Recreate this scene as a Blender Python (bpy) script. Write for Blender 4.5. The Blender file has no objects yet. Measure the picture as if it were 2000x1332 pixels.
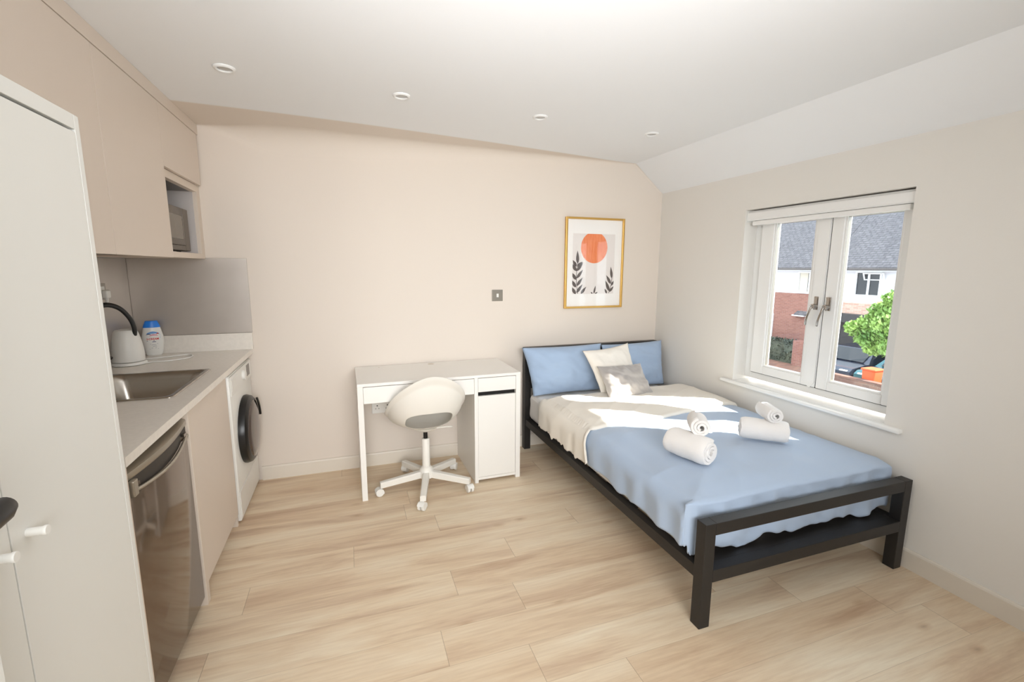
import bpy, bmesh, math, random
from mathutils import Vector, Matrix, noise
R = math.radians
random.seed(7)
S = bpy.context.scene
COL = S.collection

# ------------------------------------------------------------------ camera
CAM = Vector((1.2481, -3.3893, 1.4479)); YAW, PITCH, ROLL, FPX = 19.2965, -9.0507, 0.217, 903.14
def cam_axes():
    y, p, r = R(YAW), R(PITCH), R(ROLL)
    f = Vector((math.sin(y)*math.cos(p), math.cos(y)*math.cos(p), math.sin(p)))
    rt = Vector((math.cos(y), -math.sin(y), 0)); up = rt.cross(f)
    return rt*math.cos(r)+up*math.sin(r), -rt*math.sin(r)+up*math.cos(r), f
r_, u_, f_ = cam_axes()
cd = bpy.data.cameras.new('camera'); cam = bpy.data.objects.new('camera', cd); COL.objects.link(cam)
cd.sensor_width = 36; cd.lens = FPX/2000*36; cd.clip_start = .02; cd.clip_end = 300
m = Matrix((r_, u_, -f_)).transposed().to_4x4(); m.translation = CAM
cam.matrix_world = m
S.camera = cam

# ------------------------------------------------------------------ light
S.view_settings.view_transform = 'Standard'; S.view_settings.look = 'None'
S.view_settings.gamma = 1; S.view_settings.use_curve_mapping = False
S.view_settings.exposure = 0.27
w = bpy.data.worlds.new('sky'); S.world = w; w.use_nodes = True
bg = w.node_tree.nodes['Background']; bg.inputs[0].default_value = (.80, .90, 1.0, 1); bg.inputs[1].default_value = 3.2
sun = bpy.data.lights.new('sun', 'SUN'); sun.energy = 14; sun.angle = R(.6); sun.color = (1, .95, .87)
so = bpy.data.objects.new('sun', sun); COL.objects.link(so)
so.rotation_euler = Vector((-1, .57, -.965)).to_track_quat('-Z', 'Y').to_euler(); so.location = (8, -4, 6)
# added spot standing in for a flash bounced off the ceiling
fl = bpy.data.lights.new('bounce_fill', 'SPOT'); fl.spot_size = R(112); fl.spot_blend = 1.0; fl.shadow_soft_size = .1; fl.energy = 60; fl.color = (.98, .985, 1)
fo = bpy.data.objects.new('bounce_fill', fl); COL.objects.link(fo)
fo.location = (1.6, -2.9, 1.15); fo.rotation_euler = Vector((.15, .4, 1)).to_track_quat('-Z', 'Y').to_euler()
# added soft fill light behind the camera to brighten the room
al = bpy.data.lights.new('rear_fill_light', 'AREA'); al.shape = 'RECTANGLE'; al.size = 2.0; al.size_y = 1.4; al.energy = 41; al.spread = R(95); al.color = (.96, .98, 1)
ao = bpy.data.objects.new('rear_fill_light', al); COL.objects.link(ao)
ao.location = (1.5, -4.85, 1.5); ao.rotation_euler = Vector((.04, 1, -.10)).to_track_quat('-Z', 'Z').to_euler()

# ------------------------------------------------------------------ materials
MT = {}
def srgb(c):
    return tuple(((v/255)/12.92 if v/255 <= .04045 else (((v/255)+.055)/1.055)**2.4) for v in c)+(1,)
def mat(name, c, rough=.5, metal=0, bump=0, bscale=200, spec=.5, coat=0, sheen=0, var=0, vscale=6):
    if name in MT: return MT[name]
    M = bpy.data.materials.new(name); M.use_nodes = True; n = M.node_tree.nodes; L = M.node_tree.links
    b = n['Principled BSDF']; col = srgb(c)
    b.inputs['Base Color'].default_value = col; b.inputs['Roughness'].default_value = rough
    b.inputs['Metallic'].default_value = metal; b.inputs['Specular IOR Level'].default_value = spec
    b.inputs['Coat Weight'].default_value = coat; b.inputs['Sheen Weight'].default_value = sheen
    tc = n.new('ShaderNodeTexCoord')
    if bump:
        t = n.new('ShaderNodeTexNoise'); t.inputs['Scale'].default_value = bscale; t.inputs['Detail'].default_value = 4
        L.new(tc.outputs['Object'], t.inputs['Vector'])
        bp = n.new('ShaderNodeBump'); bp.inputs['Strength'].default_value = bump; bp.inputs['Distance'].default_value = .002
        L.new(t.outputs['Fac'], bp.inputs['Height']); L.new(bp.outputs[0], b.inputs['Normal'])
    if var:
        t = n.new('ShaderNodeTexNoise'); t.inputs['Scale'].default_value = vscale; t.inputs['Detail'].default_value = 3
        L.new(tc.outputs['Object'], t.inputs['Vector'])
        r = n.new('ShaderNodeValToRGB'); r.color_ramp.elements[0].position = .3; r.color_ramp.elements[1].position = .7
        r.color_ramp.elements[0].color = tuple(v*(1-var) for v in col[:3])+(1,); r.color_ramp.elements[1].color = tuple(min(1, v*(1+var)) for v in col[:3])+(1,)
        L.new(t.outputs['Fac'], r.inputs[0]); L.new(r.outputs[0], b.inputs['Base Color'])
    MT[name] = M; return M
class NB:
    def __init__(s, name):
        s.M = bpy.data.materials.new(name); s.M.use_nodes = True; s.n = s.M.node_tree.nodes; s.L = s.M.node_tree.links
        s.b = s.n['Principled BSDF']; MT[name] = s.M
    def nd(s, t, **k):
        x = s.n.new(t)
        for a, v in k.items(): setattr(x, a, v)
        return x
    def val(s, sock, v):
        if isinstance(v, bpy.types.NodeSocket): s.L.new(v, sock)
        elif v is not None: sock.default_value = v
    def math(s, op, a, b=None, c=None):
        x = s.nd('ShaderNodeMath', operation=op)
        for i, v in enumerate((a, b, c)): s.val(x.inputs[i], v)
        return x.outputs[0]
    def noise(s, vec, scale, detail=3, rough=.5, dist=0):
        t = s.nd('ShaderNodeTexNoise'); s.L.new(vec, t.inputs['Vector']); t.inputs['Scale'].default_value = scale
        t.inputs['Detail'].default_value = detail; t.inputs['Roughness'].default_value = rough; t.inputs['Distortion'].default_value = dist
        return t.outputs['Fac']
    def ramp(s, fac, *st):
        r = s.nd('ShaderNodeValToRGB'); e = r.color_ramp.elements
        while len(e) < len(st): e.new(.5)
        for i, (p, c) in enumerate(st): e[i].position = p; e[i].color = srgb(c)
        s.L.new(fac, r.inputs[0]); return r.outputs[0]
    def mix(s, fac, a, b, mode='MIX'):
        x = s.nd('ShaderNodeMix', data_type='RGBA', blend_type=mode)
        s.val(x.inputs[0], fac); s.val(x.inputs[6], a); s.val(x.inputs[7], b); return x.outputs[2]
    def comb(s, x, y, z=0.0):
        c = s.nd('ShaderNodeCombineXYZ')
        for i, v in enumerate((x, y, z)): s.val(c.inputs[i], v)
        return c.outputs[0]
    def xyz(s):
        tc = s.nd('ShaderNodeTexCoord'); q = s.nd('ShaderNodeSeparateXYZ'); s.L.new(tc.outputs['Object'], q.inputs[0])
        return tc.outputs['Object'], q.outputs[0], q.outputs[1], q.outputs[2]
    def bump(s, h, strength=.3, dist=.002):
        b = s.nd('ShaderNodeBump'); b.inputs['Strength'].default_value = strength; b.inputs['Distance'].default_value = dist
        s.L.new(h, b.inputs['Height']); s.L.new(b.outputs[0], s.b.inputs['Normal'])

WALL = (228, 217, 205)
mat('wall_beige', WALL, .75, bump=.12, bscale=90, spec=.25)
mat('wall_cream', (234, 230, 223), .75, bump=.12, bscale=90, spec=.25)
mat('skirting', (226, 217, 203), .45)
mat('door_beige', (226, 212, 198), .42, spec=.4)
mat('carcass_beige', (226, 212, 197), .5)
mat('niche_grey', (205, 198, 194), .5)
mat('worktop', (238, 231, 221), .22, var=.03, vscale=60)
mat('white_lacquer', (236, 235, 229), .4)
mat('wardrobe_white', (232, 231, 225), .42)
mat('desk_white', (243, 240, 234), .38)
mat('chair_white', (240, 236, 227), .42, bump=.08, bscale=500)
mat('plastic_white', (240, 238, 232), .3)
mat('upvc', (244, 243, 240), .25)
mat('black_plastic', (18, 17, 17), .32)
mat('black_gap', (22, 20, 18), .8)
mat('black_metal', (34, 31, 29), .48, bump=.06, bscale=300, var=.05)
mat('steel', (190, 184, 176), .24, 1, bump=.03, bscale=400)
mat('steel_panel', (196, 188, 180), .36, .6, var=.06, vscale=4)
mat('fridge_door', (124, 110, 98), .1, .75)
mat('fridge_trim', (176, 170, 158), .3, .8)
mat('dark_recess', (52, 46, 40), .5)
mat('grey_metal', (150, 144, 134), .35, .7)
mat('chrome', (170, 165, 160), .15, 1)
mat('towel', (246, 242, 238), .95, bump=.9, bscale=420, sheen=.3)
mat('sheet_white', (243, 239, 234), .9, bump=.2, bscale=700, sheen=.2)
mat('duvet_cream', (238, 231, 219), .9, bump=.2, bscale=700, sheen=.2)
mat('duvet_blue', (174, 191, 213), .88, bump=.2, bscale=700, sheen=.25)
mat('pillow_blue', (166, 187, 214), .88, bump=.2, bscale=700, sheen=.25)
mat('cushion_white', (242, 236, 226), .9, bump=.5, bscale=160, sheen=.3)
mat('cushion_grey', (168, 162, 158), .7, bump=.2, bscale=300, sheen=.6)
mat('gold', (214, 172, 96), .32, .75)
mat('mount_white', (250, 247, 243), .7)
mat('print_paper', (236, 229, 224), .8)
mat('print_leaf', (92, 82, 78), .8)
mat('cap_blue', (32, 134, 240), .3)
mat('ink_red', (214, 62, 56), .5); mat('ink_navy', (54, 62, 110), .5); mat('ink_blue', (110, 160, 215), .5)
mat('ink_grey', (130, 130, 150), .5); mat('ink_pink', (230, 170, 185), .5)
mat('glass_dark', (92, 80, 74), .06, .35, spec=.8)
mat('display_grey', (120, 114, 108), .3)
mat('microwave_body', (104, 95, 86), .35, .4)
mat('microwave_glass', (120, 112, 102), .12, .3)
mat('render_white', (228, 228, 232), .9, bump=.5, bscale=20)
mat('trim_white', (240, 240, 240), .6)
mat('dark_opening', (60, 58, 60), .7)
mat('car_dark', (40, 48, 66), .25, .3, coat=.6); mat('car_teal', (28, 92, 100), .25, .3, coat=.6)
mat('car_glass', (30, 34, 40), .08); mat('tyre', (25, 25, 26), .8); mat('bin_orange', (226, 96, 50), .5)
mat('gutter', (90, 84, 82), .6); mat('curtain', (214, 206, 190), .9)
mat('bark', (84, 66, 50), .9); mat('road', (118, 114, 112), .9, var=.1)
mat('downlight_white', (240, 240, 238), .3); mat('lamp_glass', (186, 184, 180), .15)

def leafmat(name, a, b2):
    k = NB(name); v, x, y, z = k.xyz()
    k.L.new(k.ramp(k.noise(v, 2.2, 4), (.3, a), (.7, b2)), k.b.inputs['Base Color']); k.b.inputs['Roughness'].default_value = .5
leafmat('leaves', (84, 128, 52), (176, 206, 110)); leafmat('hedge_leaf', (44, 52, 40), (92, 98, 78))

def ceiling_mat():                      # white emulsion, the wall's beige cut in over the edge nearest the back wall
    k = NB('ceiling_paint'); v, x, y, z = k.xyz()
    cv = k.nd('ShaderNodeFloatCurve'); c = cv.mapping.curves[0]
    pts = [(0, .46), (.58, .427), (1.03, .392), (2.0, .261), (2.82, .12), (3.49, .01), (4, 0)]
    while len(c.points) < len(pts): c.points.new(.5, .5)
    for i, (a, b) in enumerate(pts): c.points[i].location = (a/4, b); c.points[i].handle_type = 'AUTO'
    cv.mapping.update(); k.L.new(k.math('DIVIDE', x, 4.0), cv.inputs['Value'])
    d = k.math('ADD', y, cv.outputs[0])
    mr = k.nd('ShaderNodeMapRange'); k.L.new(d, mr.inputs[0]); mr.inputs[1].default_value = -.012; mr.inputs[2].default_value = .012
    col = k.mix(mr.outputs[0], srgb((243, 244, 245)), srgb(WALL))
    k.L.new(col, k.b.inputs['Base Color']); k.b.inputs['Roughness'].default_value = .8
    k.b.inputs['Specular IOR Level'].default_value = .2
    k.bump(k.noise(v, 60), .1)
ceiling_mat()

def floor_mat():
    k = NB('oak_vinyl'); v, x, y, z = k.xyz(); W, Lg = .178, 1.22
    fy = k.math('DIVIDE', k.math('ADD', y, 10*W+.130), W); row = k.math('FLOOR', fy)
    wn = k.nd('ShaderNodeTexWhiteNoise', noise_dimensions='1D'); k.L.new(row, wn.inputs['W'])
    fx = k.math('DIVIDE', k.math('ADD', x, k.math('MULTIPLY', wn.outputs[0], Lg*3)), Lg); cl = k.math('FLOOR', fx)
    w2 = k.nd('ShaderNodeTexWhiteNoise', noise_dimensions='2D'); k.L.new(k.comb(row, cl), w2.inputs['Vector'])
    rnd = w2.outputs[0]
    g = k.comb(k.math('ADD', k.math('MULTIPLY', x, 1.0), k.math('MULTIPLY', rnd, 40.)), k.math('MULTIPLY', y, 8.), k.math('MULTIPLY', rnd, 9.))
    n1 = k.noise(g, 1.0, 5, .6, .5)
    g2 = k.comb(k.math('ADD', k.math('MULTIPLY', x, 5.), k.math('MULTIPLY', rnd, 17.)), k.math('MULTIPLY', y, 90.), 0.)
    n2 = k.noise(g2, 1.0, 4, .6)
    base = k.ramp(n1, (.30, (206, 178, 150)), (.48, (232, 212, 183)), (.72, (245, 233, 209)))
    tone = k.ramp(rnd, (0., (246, 240, 235)), (1., (255, 255, 255)))
    c = k.mix(1.0, base, tone, 'MULTIPLY')
    c = k.mix(.35, c, k.ramp(n2, (.35, (226, 216, 208)), (.6, (255, 255, 255))), 'MULTIPLY')
    # knots
    g3 = k.comb(k.math('ADD', k.math('MULTIPLY', x, 2.4), k.math('MULTIPLY', rnd, 5.)), k.math('MULTIPLY', y, 5.5), 0.)
    vo = k.nd('ShaderNodeTexVoronoi'); k.L.new(g3, vo.inputs['Vector']); vo.inputs['Scale'].default_value = 1.0
    c = k.mix(.55, c, k.ramp(vo.outputs['Distance'], (.0, (150, 118, 92)), (.055, (226, 212, 200)), (.12, (255, 255, 255))), 'MULTIPLY')
    ex = k.math('ABSOLUTE', k.math('SUBTRACT', k.math('FRACT', fx), .5)); ey = k.math('ABSOLUTE', k.math('SUBTRACT', k.math('FRACT', fy), .5))
    gx = k.math('GREATER_THAN', ex, .5-.0012/Lg); gy = k.math('GREATER_THAN', ey, .5-.0009/W)
    gr = k.math('MAXIMUM', gx, k.math('MULTIPLY', gy, .55))
    c = k.mix(k.math('MULTIPLY', gr, .45), c, srgb((120, 92, 66)))
    k.L.new(c, k.b.inputs['Base Color']); k.b.inputs['Roughness'].default_value = .42; k.b.inputs['Specular IOR Level'].default_value = .4
    k.bump(k.math('SUBTRACT', n2, gr), .08)
floor_mat()

def glass_mat():
    M = bpy.data.materials.new('window_glass'); M.use_nodes = True; n = M.node_tree.nodes; L = M.node_tree.links
    n.remove(n['Principled BSDF']); t = n.new('ShaderNodeBsdfTransparent'); t.inputs[0].default_value = (.97, .985, .98, 1)
    g = n.new('ShaderNodeBsdfGlossy'); g.inputs['Roughness'].default_value = .01
    f = n.new('ShaderNodeLayerWeight'); p = n.new('ShaderNodeMath'); p.operation = 'POWER'; p.inputs[1].default_value = 4
    q = n.new('ShaderNodeMath'); q.operation = 'MULTIPLY_ADD'; q.inputs[1].default_value = .6; q.inputs[2].default_value = .03; x = n.new('ShaderNodeMixShader')
    L.new(f.outputs['Facing'], p.inputs[0]); L.new(p.outputs[0], q.inputs[0]); L.new(q.outputs[0], x.inputs[0]); L.new(t.outputs[0], x.inputs[1]); L.new(g.outputs[0], x.inputs[2]); L.new(x.outputs[0], n['Material Output'].inputs[0])
    MT['window_glass'] = M
glass_mat()

def brick_mat(name, a, b2, mo, axis='yz', sc=4.4):
    k = NB(name); v, x, y, z = k.xyz()
    t = k.nd('ShaderNodeTexBrick'); t.inputs['Scale'].default_value = sc
    k.L.new(k.comb(y, z) if axis == 'yz' else k.comb(x, y), t.inputs['Vector'])
    t.inputs['Color1'].default_value = srgb(a); t.inputs['Color2'].default_value = srgb(b2); t.inputs['Mortar'].default_value = srgb(mo)
    t.inputs['Mortar Size'].default_value = .018; t.inputs['Brick Width'].default_value = 1.0; t.inputs['Row Height'].default_value = .33
    k.L.new(t.outputs[0], k.b.inputs['Base Color']); k.b.inputs['Roughness'].default_value = .9
brick_mat('brick_red', (140, 92, 80), (156, 106, 92), (166, 144, 134))
brick_mat('brick_low', (128, 90, 76), (104, 76, 68), (136, 120, 110))
brick_mat('brick_band', (214, 176, 158), (190, 150, 132), (220, 200, 188))
brick_mat('brick_paving', (150, 104, 84), (120, 86, 74), (100, 86, 78), 'xy', 3)
def roof_mat():
    k = NB('roof_tiles'); v, x, y, z = k.xyz()
    t = k.nd('ShaderNodeTexBrick'); t.inputs['Scale'].default_value = 3.2
    k.L.new(k.comb(y, k.math('MULTIPLY', z, 1.4)), t.inputs['Vector']); t.inputs['Color1'].default_value = srgb((112, 108, 112)); t.inputs['Color2'].default_value = srgb((88, 84, 90))
    t.inputs['Mortar'].default_value = srgb((62, 60, 64)); t.inputs['Mortar Size'].default_value = .05; t.inputs['Row Height'].default_value = .42; t.inputs['Brick Width'].default_value = .8
    k.L.new(k.mix(.35, t.outputs[0], k.ramp(k.noise(v, 9), (.3, (84, 82, 84)), (.7, (140, 136, 136)))), k.b.inputs['Base Color']); k.b.inputs['Roughness'].default_value = .9
roof_mat()
def sun_print():
    k = NB('print_orange'); v, x, y, z = k.xyz()
    n = k.noise(k.comb(k.math('MULTIPLY', x, 120.), 0., k.math('MULTIPLY', z, 9.)), 1., 4, .6)
    k.L.new(k.ramp(n, (.3, (226, 112, 56)), (.5, (240, 132, 76)), (.72, (247, 160, 110))), k.b.inputs['Base Color']); k.b.inputs['Roughness'].default_value = .7
sun_print()
def picglass():
    M = bpy.data.materials.new('picture_glass'); M.use_nodes = True; n = M.node_tree.nodes; L = M.node_tree.links
    n.remove(n['Principled BSDF']); t = n.new('ShaderNodeBsdfTransparent'); g = n.new('ShaderNodeBsdfGlossy'); g.inputs['Roughness'].default_value = .03
    x = n.new('ShaderNodeMixShader'); x.inputs[0].default_value = .025
    L.new(t.outputs[0], x.inputs[1]); L.new(g.outputs[0], x.inputs[2]); L.new(x.outputs[0], n['Material Output'].inputs[0]); MT['picture_glass'] = M
picglass()

# ------------------------------------------------------------------ helpers
MW = {}
def thing(name, label, cat, loc=(0, 0, 0), rotz=0, group=None, kind=None):
    o = bpy.data.objects.new(name, None); COL.objects.link(o); o.empty_display_size = .05
    o.location = loc; o.rotation_euler = (0, 0, rotz)
    MW[o] = Matrix.Translation(loc) @ Matrix.Rotation(rotz, 4, 'Z')
    if label: o['label'] = label
    if cat: o['category'] = cat
    if group: o['group'] = group
    if kind: o['kind'] = kind
    return o
def tag(o, label=None, cat=None, group=None, kind=None):
    for k, v in (('label', label), ('category', cat), ('group', group), ('kind', kind)):
        if v: o[k] = v
    return o
def obj(name, bm, ms, parent=None, world=True, smooth=False, label=None):
    """link the bmesh as one mesh; world=True: its verts are in world coordinates"""
    me = bpy.data.meshes.new(name)
    M = MW[parent] if parent else Matrix.Identity(4)
    if parent is None:
        zs = [v.co for v in bm.verts]
        c = Vector(((min(v.x for v in zs)+max(v.x for v in zs))/2, (min(v.y for v in zs)+max(v.y for v in zs))/2, min(v.z for v in zs)))
        if name.split('_')[0] in ('floor', 'ceiling', 'wall', 'ground', 'street', 'driveway'): c = Vector((0, 0, 0))
        M = Matrix.Translation(c)
    if world or parent is None: bmesh.ops.transform(bm, matrix=M.inverted(), verts=bm.verts)
    bm.normal_update(); bm.to_mesh(me); bm.free()
    if not isinstance(ms, (list, tuple)): ms = [ms]
    for q in ms: me.materials.append(MT[q])
    o = bpy.data.objects.new(name, me); COL.objects.link(o)
    if parent: o.parent = parent; MW[o] = M
    else: o.matrix_world = M; MW[o] = M
    if smooth:
        for p in me.polygons: p.use_smooth = True
        if smooth != True:
            me.set_sharp_from_angle(angle=R(smooth))
    if label: o['label'] = label
    return o
def box(bm, x0, x1, y0, y1, z0, z1, bev=0, mi=0, seg=2):
    r = bmesh.ops.create_cube(bm, size=1)
    for v in r['verts']:
        v.co = Vector((x0+(v.co.x+.5)*(x1-x0), y0+(v.co.y+.5)*(y1-y0), z0+(v.co.z+.5)*(z1-z0)))
    fs = set(f for v in r['verts'] for f in v.link_faces)
    for f in fs: f.material_index = mi
    if bev:
        es = set(e for f in fs for e in f.edges)
        q = bmesh.ops.bevel(bm, geom=list(es), offset=bev, segments=seg, affect='EDGES', profile=.5)
        for f in q['faces']: f.material_index = mi
    return bm
def B(*a, **k): return box(bmesh.new(), *a, **k)
def lathe(bm, prof, c=(0, 0, 0), axis='z', n=48, cap0=True, cap1=True):
    rings = []
    for r, h in prof:
        ring = []
        for i in range(n):
            a = 2*math.pi*i/n; p = (r*math.cos(a), r*math.sin(a), h)
            if axis == 'x': p = (h, r*math.cos(a), r*math.sin(a))
            if axis == 'y': p = (r*math.sin(a), h, r*math.cos(a))
            ring.append(bm.verts.new(Vector(c)+Vector(p)))
        rings.append(ring)
    for a, b in zip(rings, rings[1:]):
        for i in range(n): bm.faces.new((a[i], a[(i+1) % n], b[(i+1) % n], b[i]))
    if cap0: bm.faces.new(list(reversed(rings[0])))
    if cap1: bm.faces.new(rings[-1])
    bmesh.ops.recalc_face_normals(bm, faces=bm.faces)
    return bm
def tube(bm, pts, rad, n=12, ry=None, up=Vector((0, 0, 1)), cap=True):
    """sweep an ellipse along points; rad may be a list"""
    pts = [Vector(p) for p in pts]; rings = []; N = len(pts)
    rs = rad if isinstance(rad, (list, tuple)) else [rad]*N
    prev = None
    for i, p in enumerate(pts):
        t = (pts[min(i+1, N-1)]-pts[max(i-1, 0)]).normalized()
        if prev is None:
            s = t.cross(up)
            if s.length < 1e-3: s = t.cross(Vector((1, 0, 0)))
        else: s = prev - t*prev.dot(t)
        s.normalize(); prev = s; v = s.cross(t)
        k = (ry/rad if ry and not isinstance(rad, (list, tuple)) else 1)
        rings.append([bm.verts.new(p+s*rs[i]*math.cos(2*math.pi*j/n)+v*rs[i]*k*math.sin(2*math.pi*j/n)) for j in range(n)])
    for a, b in zip(rings, rings[1:]):
        for i in range(n): bm.faces.new((a[i], a[(i+1) % n], b[(i+1) % n], b[i]))
    if cap: bm.faces.new(list(reversed(rings[0]))); bm.faces.new(rings[-1])
    bmesh.ops.recalc_face_normals(bm, faces=bm.faces)
    return bm
def prism(bm, poly, axis, a, b, mi=0):
    """extrude a 2D polygon; axis x: (y,z), y: (x,z), z: (x,y)"""
    def P(q, h): return {'x': (h, q[0], q[1]), 'y': (q[0], h, q[1]), 'z': (q[0], q[1], h)}[axis]
    A = [bm.verts.new(P(q, a)) for q in poly]; Bv = [bm.verts.new(P(q, b)) for q in poly]; n = len(poly); fs = []
    fs.append(bm.faces.new(A)); fs.append(bm.faces.new(list(reversed(Bv))))
    for i in range(n): fs.append(bm.faces.new((A[(i+1) % n], A[i], Bv[i], Bv[(i+1) % n])))
    for f in fs: f.material_index = mi
    bmesh.ops.recalc_face_normals(bm, faces=fs)
    return bm
def sstep(a, b, x):
    t = max(0, min(1, (x-a)/(b-a))); return t*t*(3-2*t)
def fbm(x, y, z=0): return noise.noise(Vector((x, y, z)))

# ------------------------------------------------------------------ room
W, H, ZS, XS, YF = 3.768, 2.2824, 2.063, 3.4906, -4.9
WY0, WY1, WZ0, WZ1 = -1.893, -.902, .672, 1.829        # window opening
struct = lambda name, bm, m: tag(obj(name, bm, m), kind='structure')
struct('floor', B(-.12, W+.2, YF-.1, .12, -.12, 0), 'oak_vinyl')
struct('wall_back', B(-.12, W+.2, 0, .12, 0, H), 'wall_beige')
struct('wall_left', B(-.12, 0, YF, 0, 0, H), 'wall_cream')
struct('wall_front', B(-.12, W+.2, YF-.12, YF, 0, H), 'wall_cream')
bm = bmesh.new()
box(bm, W, W+.22, YF, WY0, 0, ZS+.3); box(bm, W, W+.22, WY1, 0, 0, ZS+.3)
box(bm, W, W+.22, WY0, WY1, 0, WZ0); box(bm, W, W+.22, WY0, WY1, WZ1, ZS+.3)
struct('wall_right', bm, 'wall_cream')
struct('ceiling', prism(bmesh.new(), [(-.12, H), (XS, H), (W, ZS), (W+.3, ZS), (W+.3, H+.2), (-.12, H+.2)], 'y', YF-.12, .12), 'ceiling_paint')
def crease_fillet():  # fillet added to round off the wall-ceiling crease and soften its shading
    bm = bmesh.new(); rows = []
    for i in range(25):
        s = i/24; x = .436+s*(3.478-.436); r = .010+.17*sstep(.436, .95, x)*(1-s); row = [(x, .02, H-r), (x, .02, H+.02), (x, -r, H+.02)]
        for j in range(13):
            a = R(90*j/12); row.append((x, -r+r*math.sin(a), H-r+r*math.cos(a)-(.0004 if j == 0 else 0)))
        rows.append([bm.verts.new(p) for p in row])
    m_ = len(rows[0])
    for a, b in zip(rows, rows[1:]):
        for j in range(m_): bm.faces.new((a[j], a[(j+1) % m_], b[(j+1) % m_], b[j]))
    bm.faces.new(rows[0]); bm.faces.new(rows[-1][::-1]); bmesh.ops.recalc_face_normals(bm, faces=bm.faces); return bm
tag(obj('fillet_1', crease_fillet(), 'wall_beige', smooth=60), kind='structure')
def skirt(p0, p1, n):                  # rounded-top skirting profile swept between two points
    bm = bmesh.new(); prof = [(0, 0), (.015, 0), (.015, .086), (.012, .094), (.006, .097), (0, .097)]
    p0, p1, n = Vector(p0), Vector(p1), Vector(n)
    A = [bm.verts.new(p0+n*a+Vector((0, 0, b))) for a, b in prof]; Q = [bm.verts.new(p1+n*a+Vector((0, 0, b))) for a, b in prof]
    bm.faces.new(A); bm.faces.new(Q[::-1])
    for i in range(6): bm.faces.new((A[(i+1) % 6], A[i], Q[i], Q[(i+1) % 6]))
    bmesh.ops.recalc_face_normals(bm, faces=bm.faces); return bm
struct('baseboard_back', skirt((.625, 0, 0), (W-.015, 0, 0), (0, -1, 0)), 'skirting')
struct('baseboard_right', skirt((W, YF, 0), (W, 0, 0), (-1, 0, 0)), 'skirting')

# ------------------------------------------------------------------ window
win = thing('window_1', None, None, (W+.12, (WY0+WY1)/2, WZ0), kind='structure')
FX = W+.105; FT = .062                                      # frame: room-side face and depth
GZ0, GZ1 = .803, 1.732
def ring(bm, y0, y1, z0, z1, a, x0, x1, bev=.003, sides=None):
    l, r, b, t = a if isinstance(a, tuple) else (a,)*4
    box(bm, x0, x1, y0, y0+l, z0, z1, bev); box(bm, x0, x1, y1-r, y1, z0, z1, bev)
    box(bm, x0, x1, y0+l, y1-r, z0, z0+b, bev); box(bm, x0, x1, y0+l, y1-r, z1-t, z1, bev)
    return bm
bm = ring(bmesh.new(), WY0, WY1, WZ0+.02, WZ1, (.03, .055, .05, .05), FX, FX+FT)
box(bm, FX, FX+FT, -1.455, -1.425, WZ0+.07, WZ1-.05, .003)
obj('window_frame', bm, 'upvc', win)
for nm, y0, y1, g0, g1 in (('left', -1.437, -.962, -1.333, -1.068), ('right', -1.868, -1.443, -1.797, -1.523)):
    sx = FX-.016
    sash = obj('sash', ring(bmesh.new(), y0, y1, WZ0+.068, WZ1-.04, (g0-y0-.012, y1-g1-.012, GZ0-WZ0-.08, WZ1-.04-GZ1-.012), sx, sx+.06, .004), 'upvc', win)
    obj('seal', ring(bmesh.new(), y0-.0035, y1+.0035, WZ0+.0645, WZ1-.0365, .006, sx+.008, sx+.0165, 0), 'black_gap', sash)  # black ring painting the shade in the gap between sash and frame
    obj('glazing_bead', ring(bmesh.new(), g0-.013, g1+.013, GZ0-.013, GZ1+.013, .013, sx+.008, sx+.03, .003), 'upvc', sash)
    obj('gasket', ring(bmesh.new(), g0-.002, g1+.002, GZ0-.002, GZ1+.002, .003, sx+.012, sx+.034, 0), 'grey_metal', sash)
    obj('pane', B(sx+.03, sx+.034, g0-.008, g1+.008, GZ0-.008, GZ1+.008), 'window_glass', sash, label='clear glass pane')
    hy = -1.398 if nm == 'left' else -1.472; d = 1
    hb = bmesh.new(); box(hb, sx-.008, sx, hy-.014, hy+.014, 1.205, 1.285, .003); lathe(hb, [(.013, sx-.036), (.013, sx-.006)], (0, hy, 1.228), 'x', 20)
    hd = obj('window_handle', hb, 'chrome', sash, smooth=35, label='chrome handle')
    pts = [(sx-.034, hy+.004+.03*t, 1.232-.115*t-.012*math.sin(math.pi*t)) for t in [i/10 for i in range(11)]]
    pts = [(p[0]-.012*math.sin(math.pi*i/10), p[1], p[2]) for i, p in enumerate(pts)]
    obj('grip', tube(bmesh.new(), pts, .0085, 10, ry=.006), 'chrome', hd, smooth=True)
# cover strip over the meeting stiles, its lower end cut to a point
bm = prism(bmesh.new(), [(-1.368, WZ1-.05), (-1.368, .77), (-1.405, .732), (-1.436, .77), (-1.436, WZ1-.05)], 'x', FX-.022, FX-.0155)
obj('meeting_strip', bm, 'upvc', win)
bm = B(W-.032, FX+.01, WY0-.085, WY1+.09, WZ0-.024, WZ0, .008, seg=3)
for v in bm.verts:                                             # notch: outside the reveal the board stays in front of the wall
    if v.co.x > W-.001 and (v.co.y < WY0 or v.co.y > WY1): v.co.x = W-.0005
obj('window_sill', bm, 'upvc', win, smooth=40)
bm = B(W+.0005, FX+.01, WY0+.001, WY1-.001, WZ0-.003, WZ0+.002)
obj('sill_board', bm, 'upvc', win)

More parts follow.
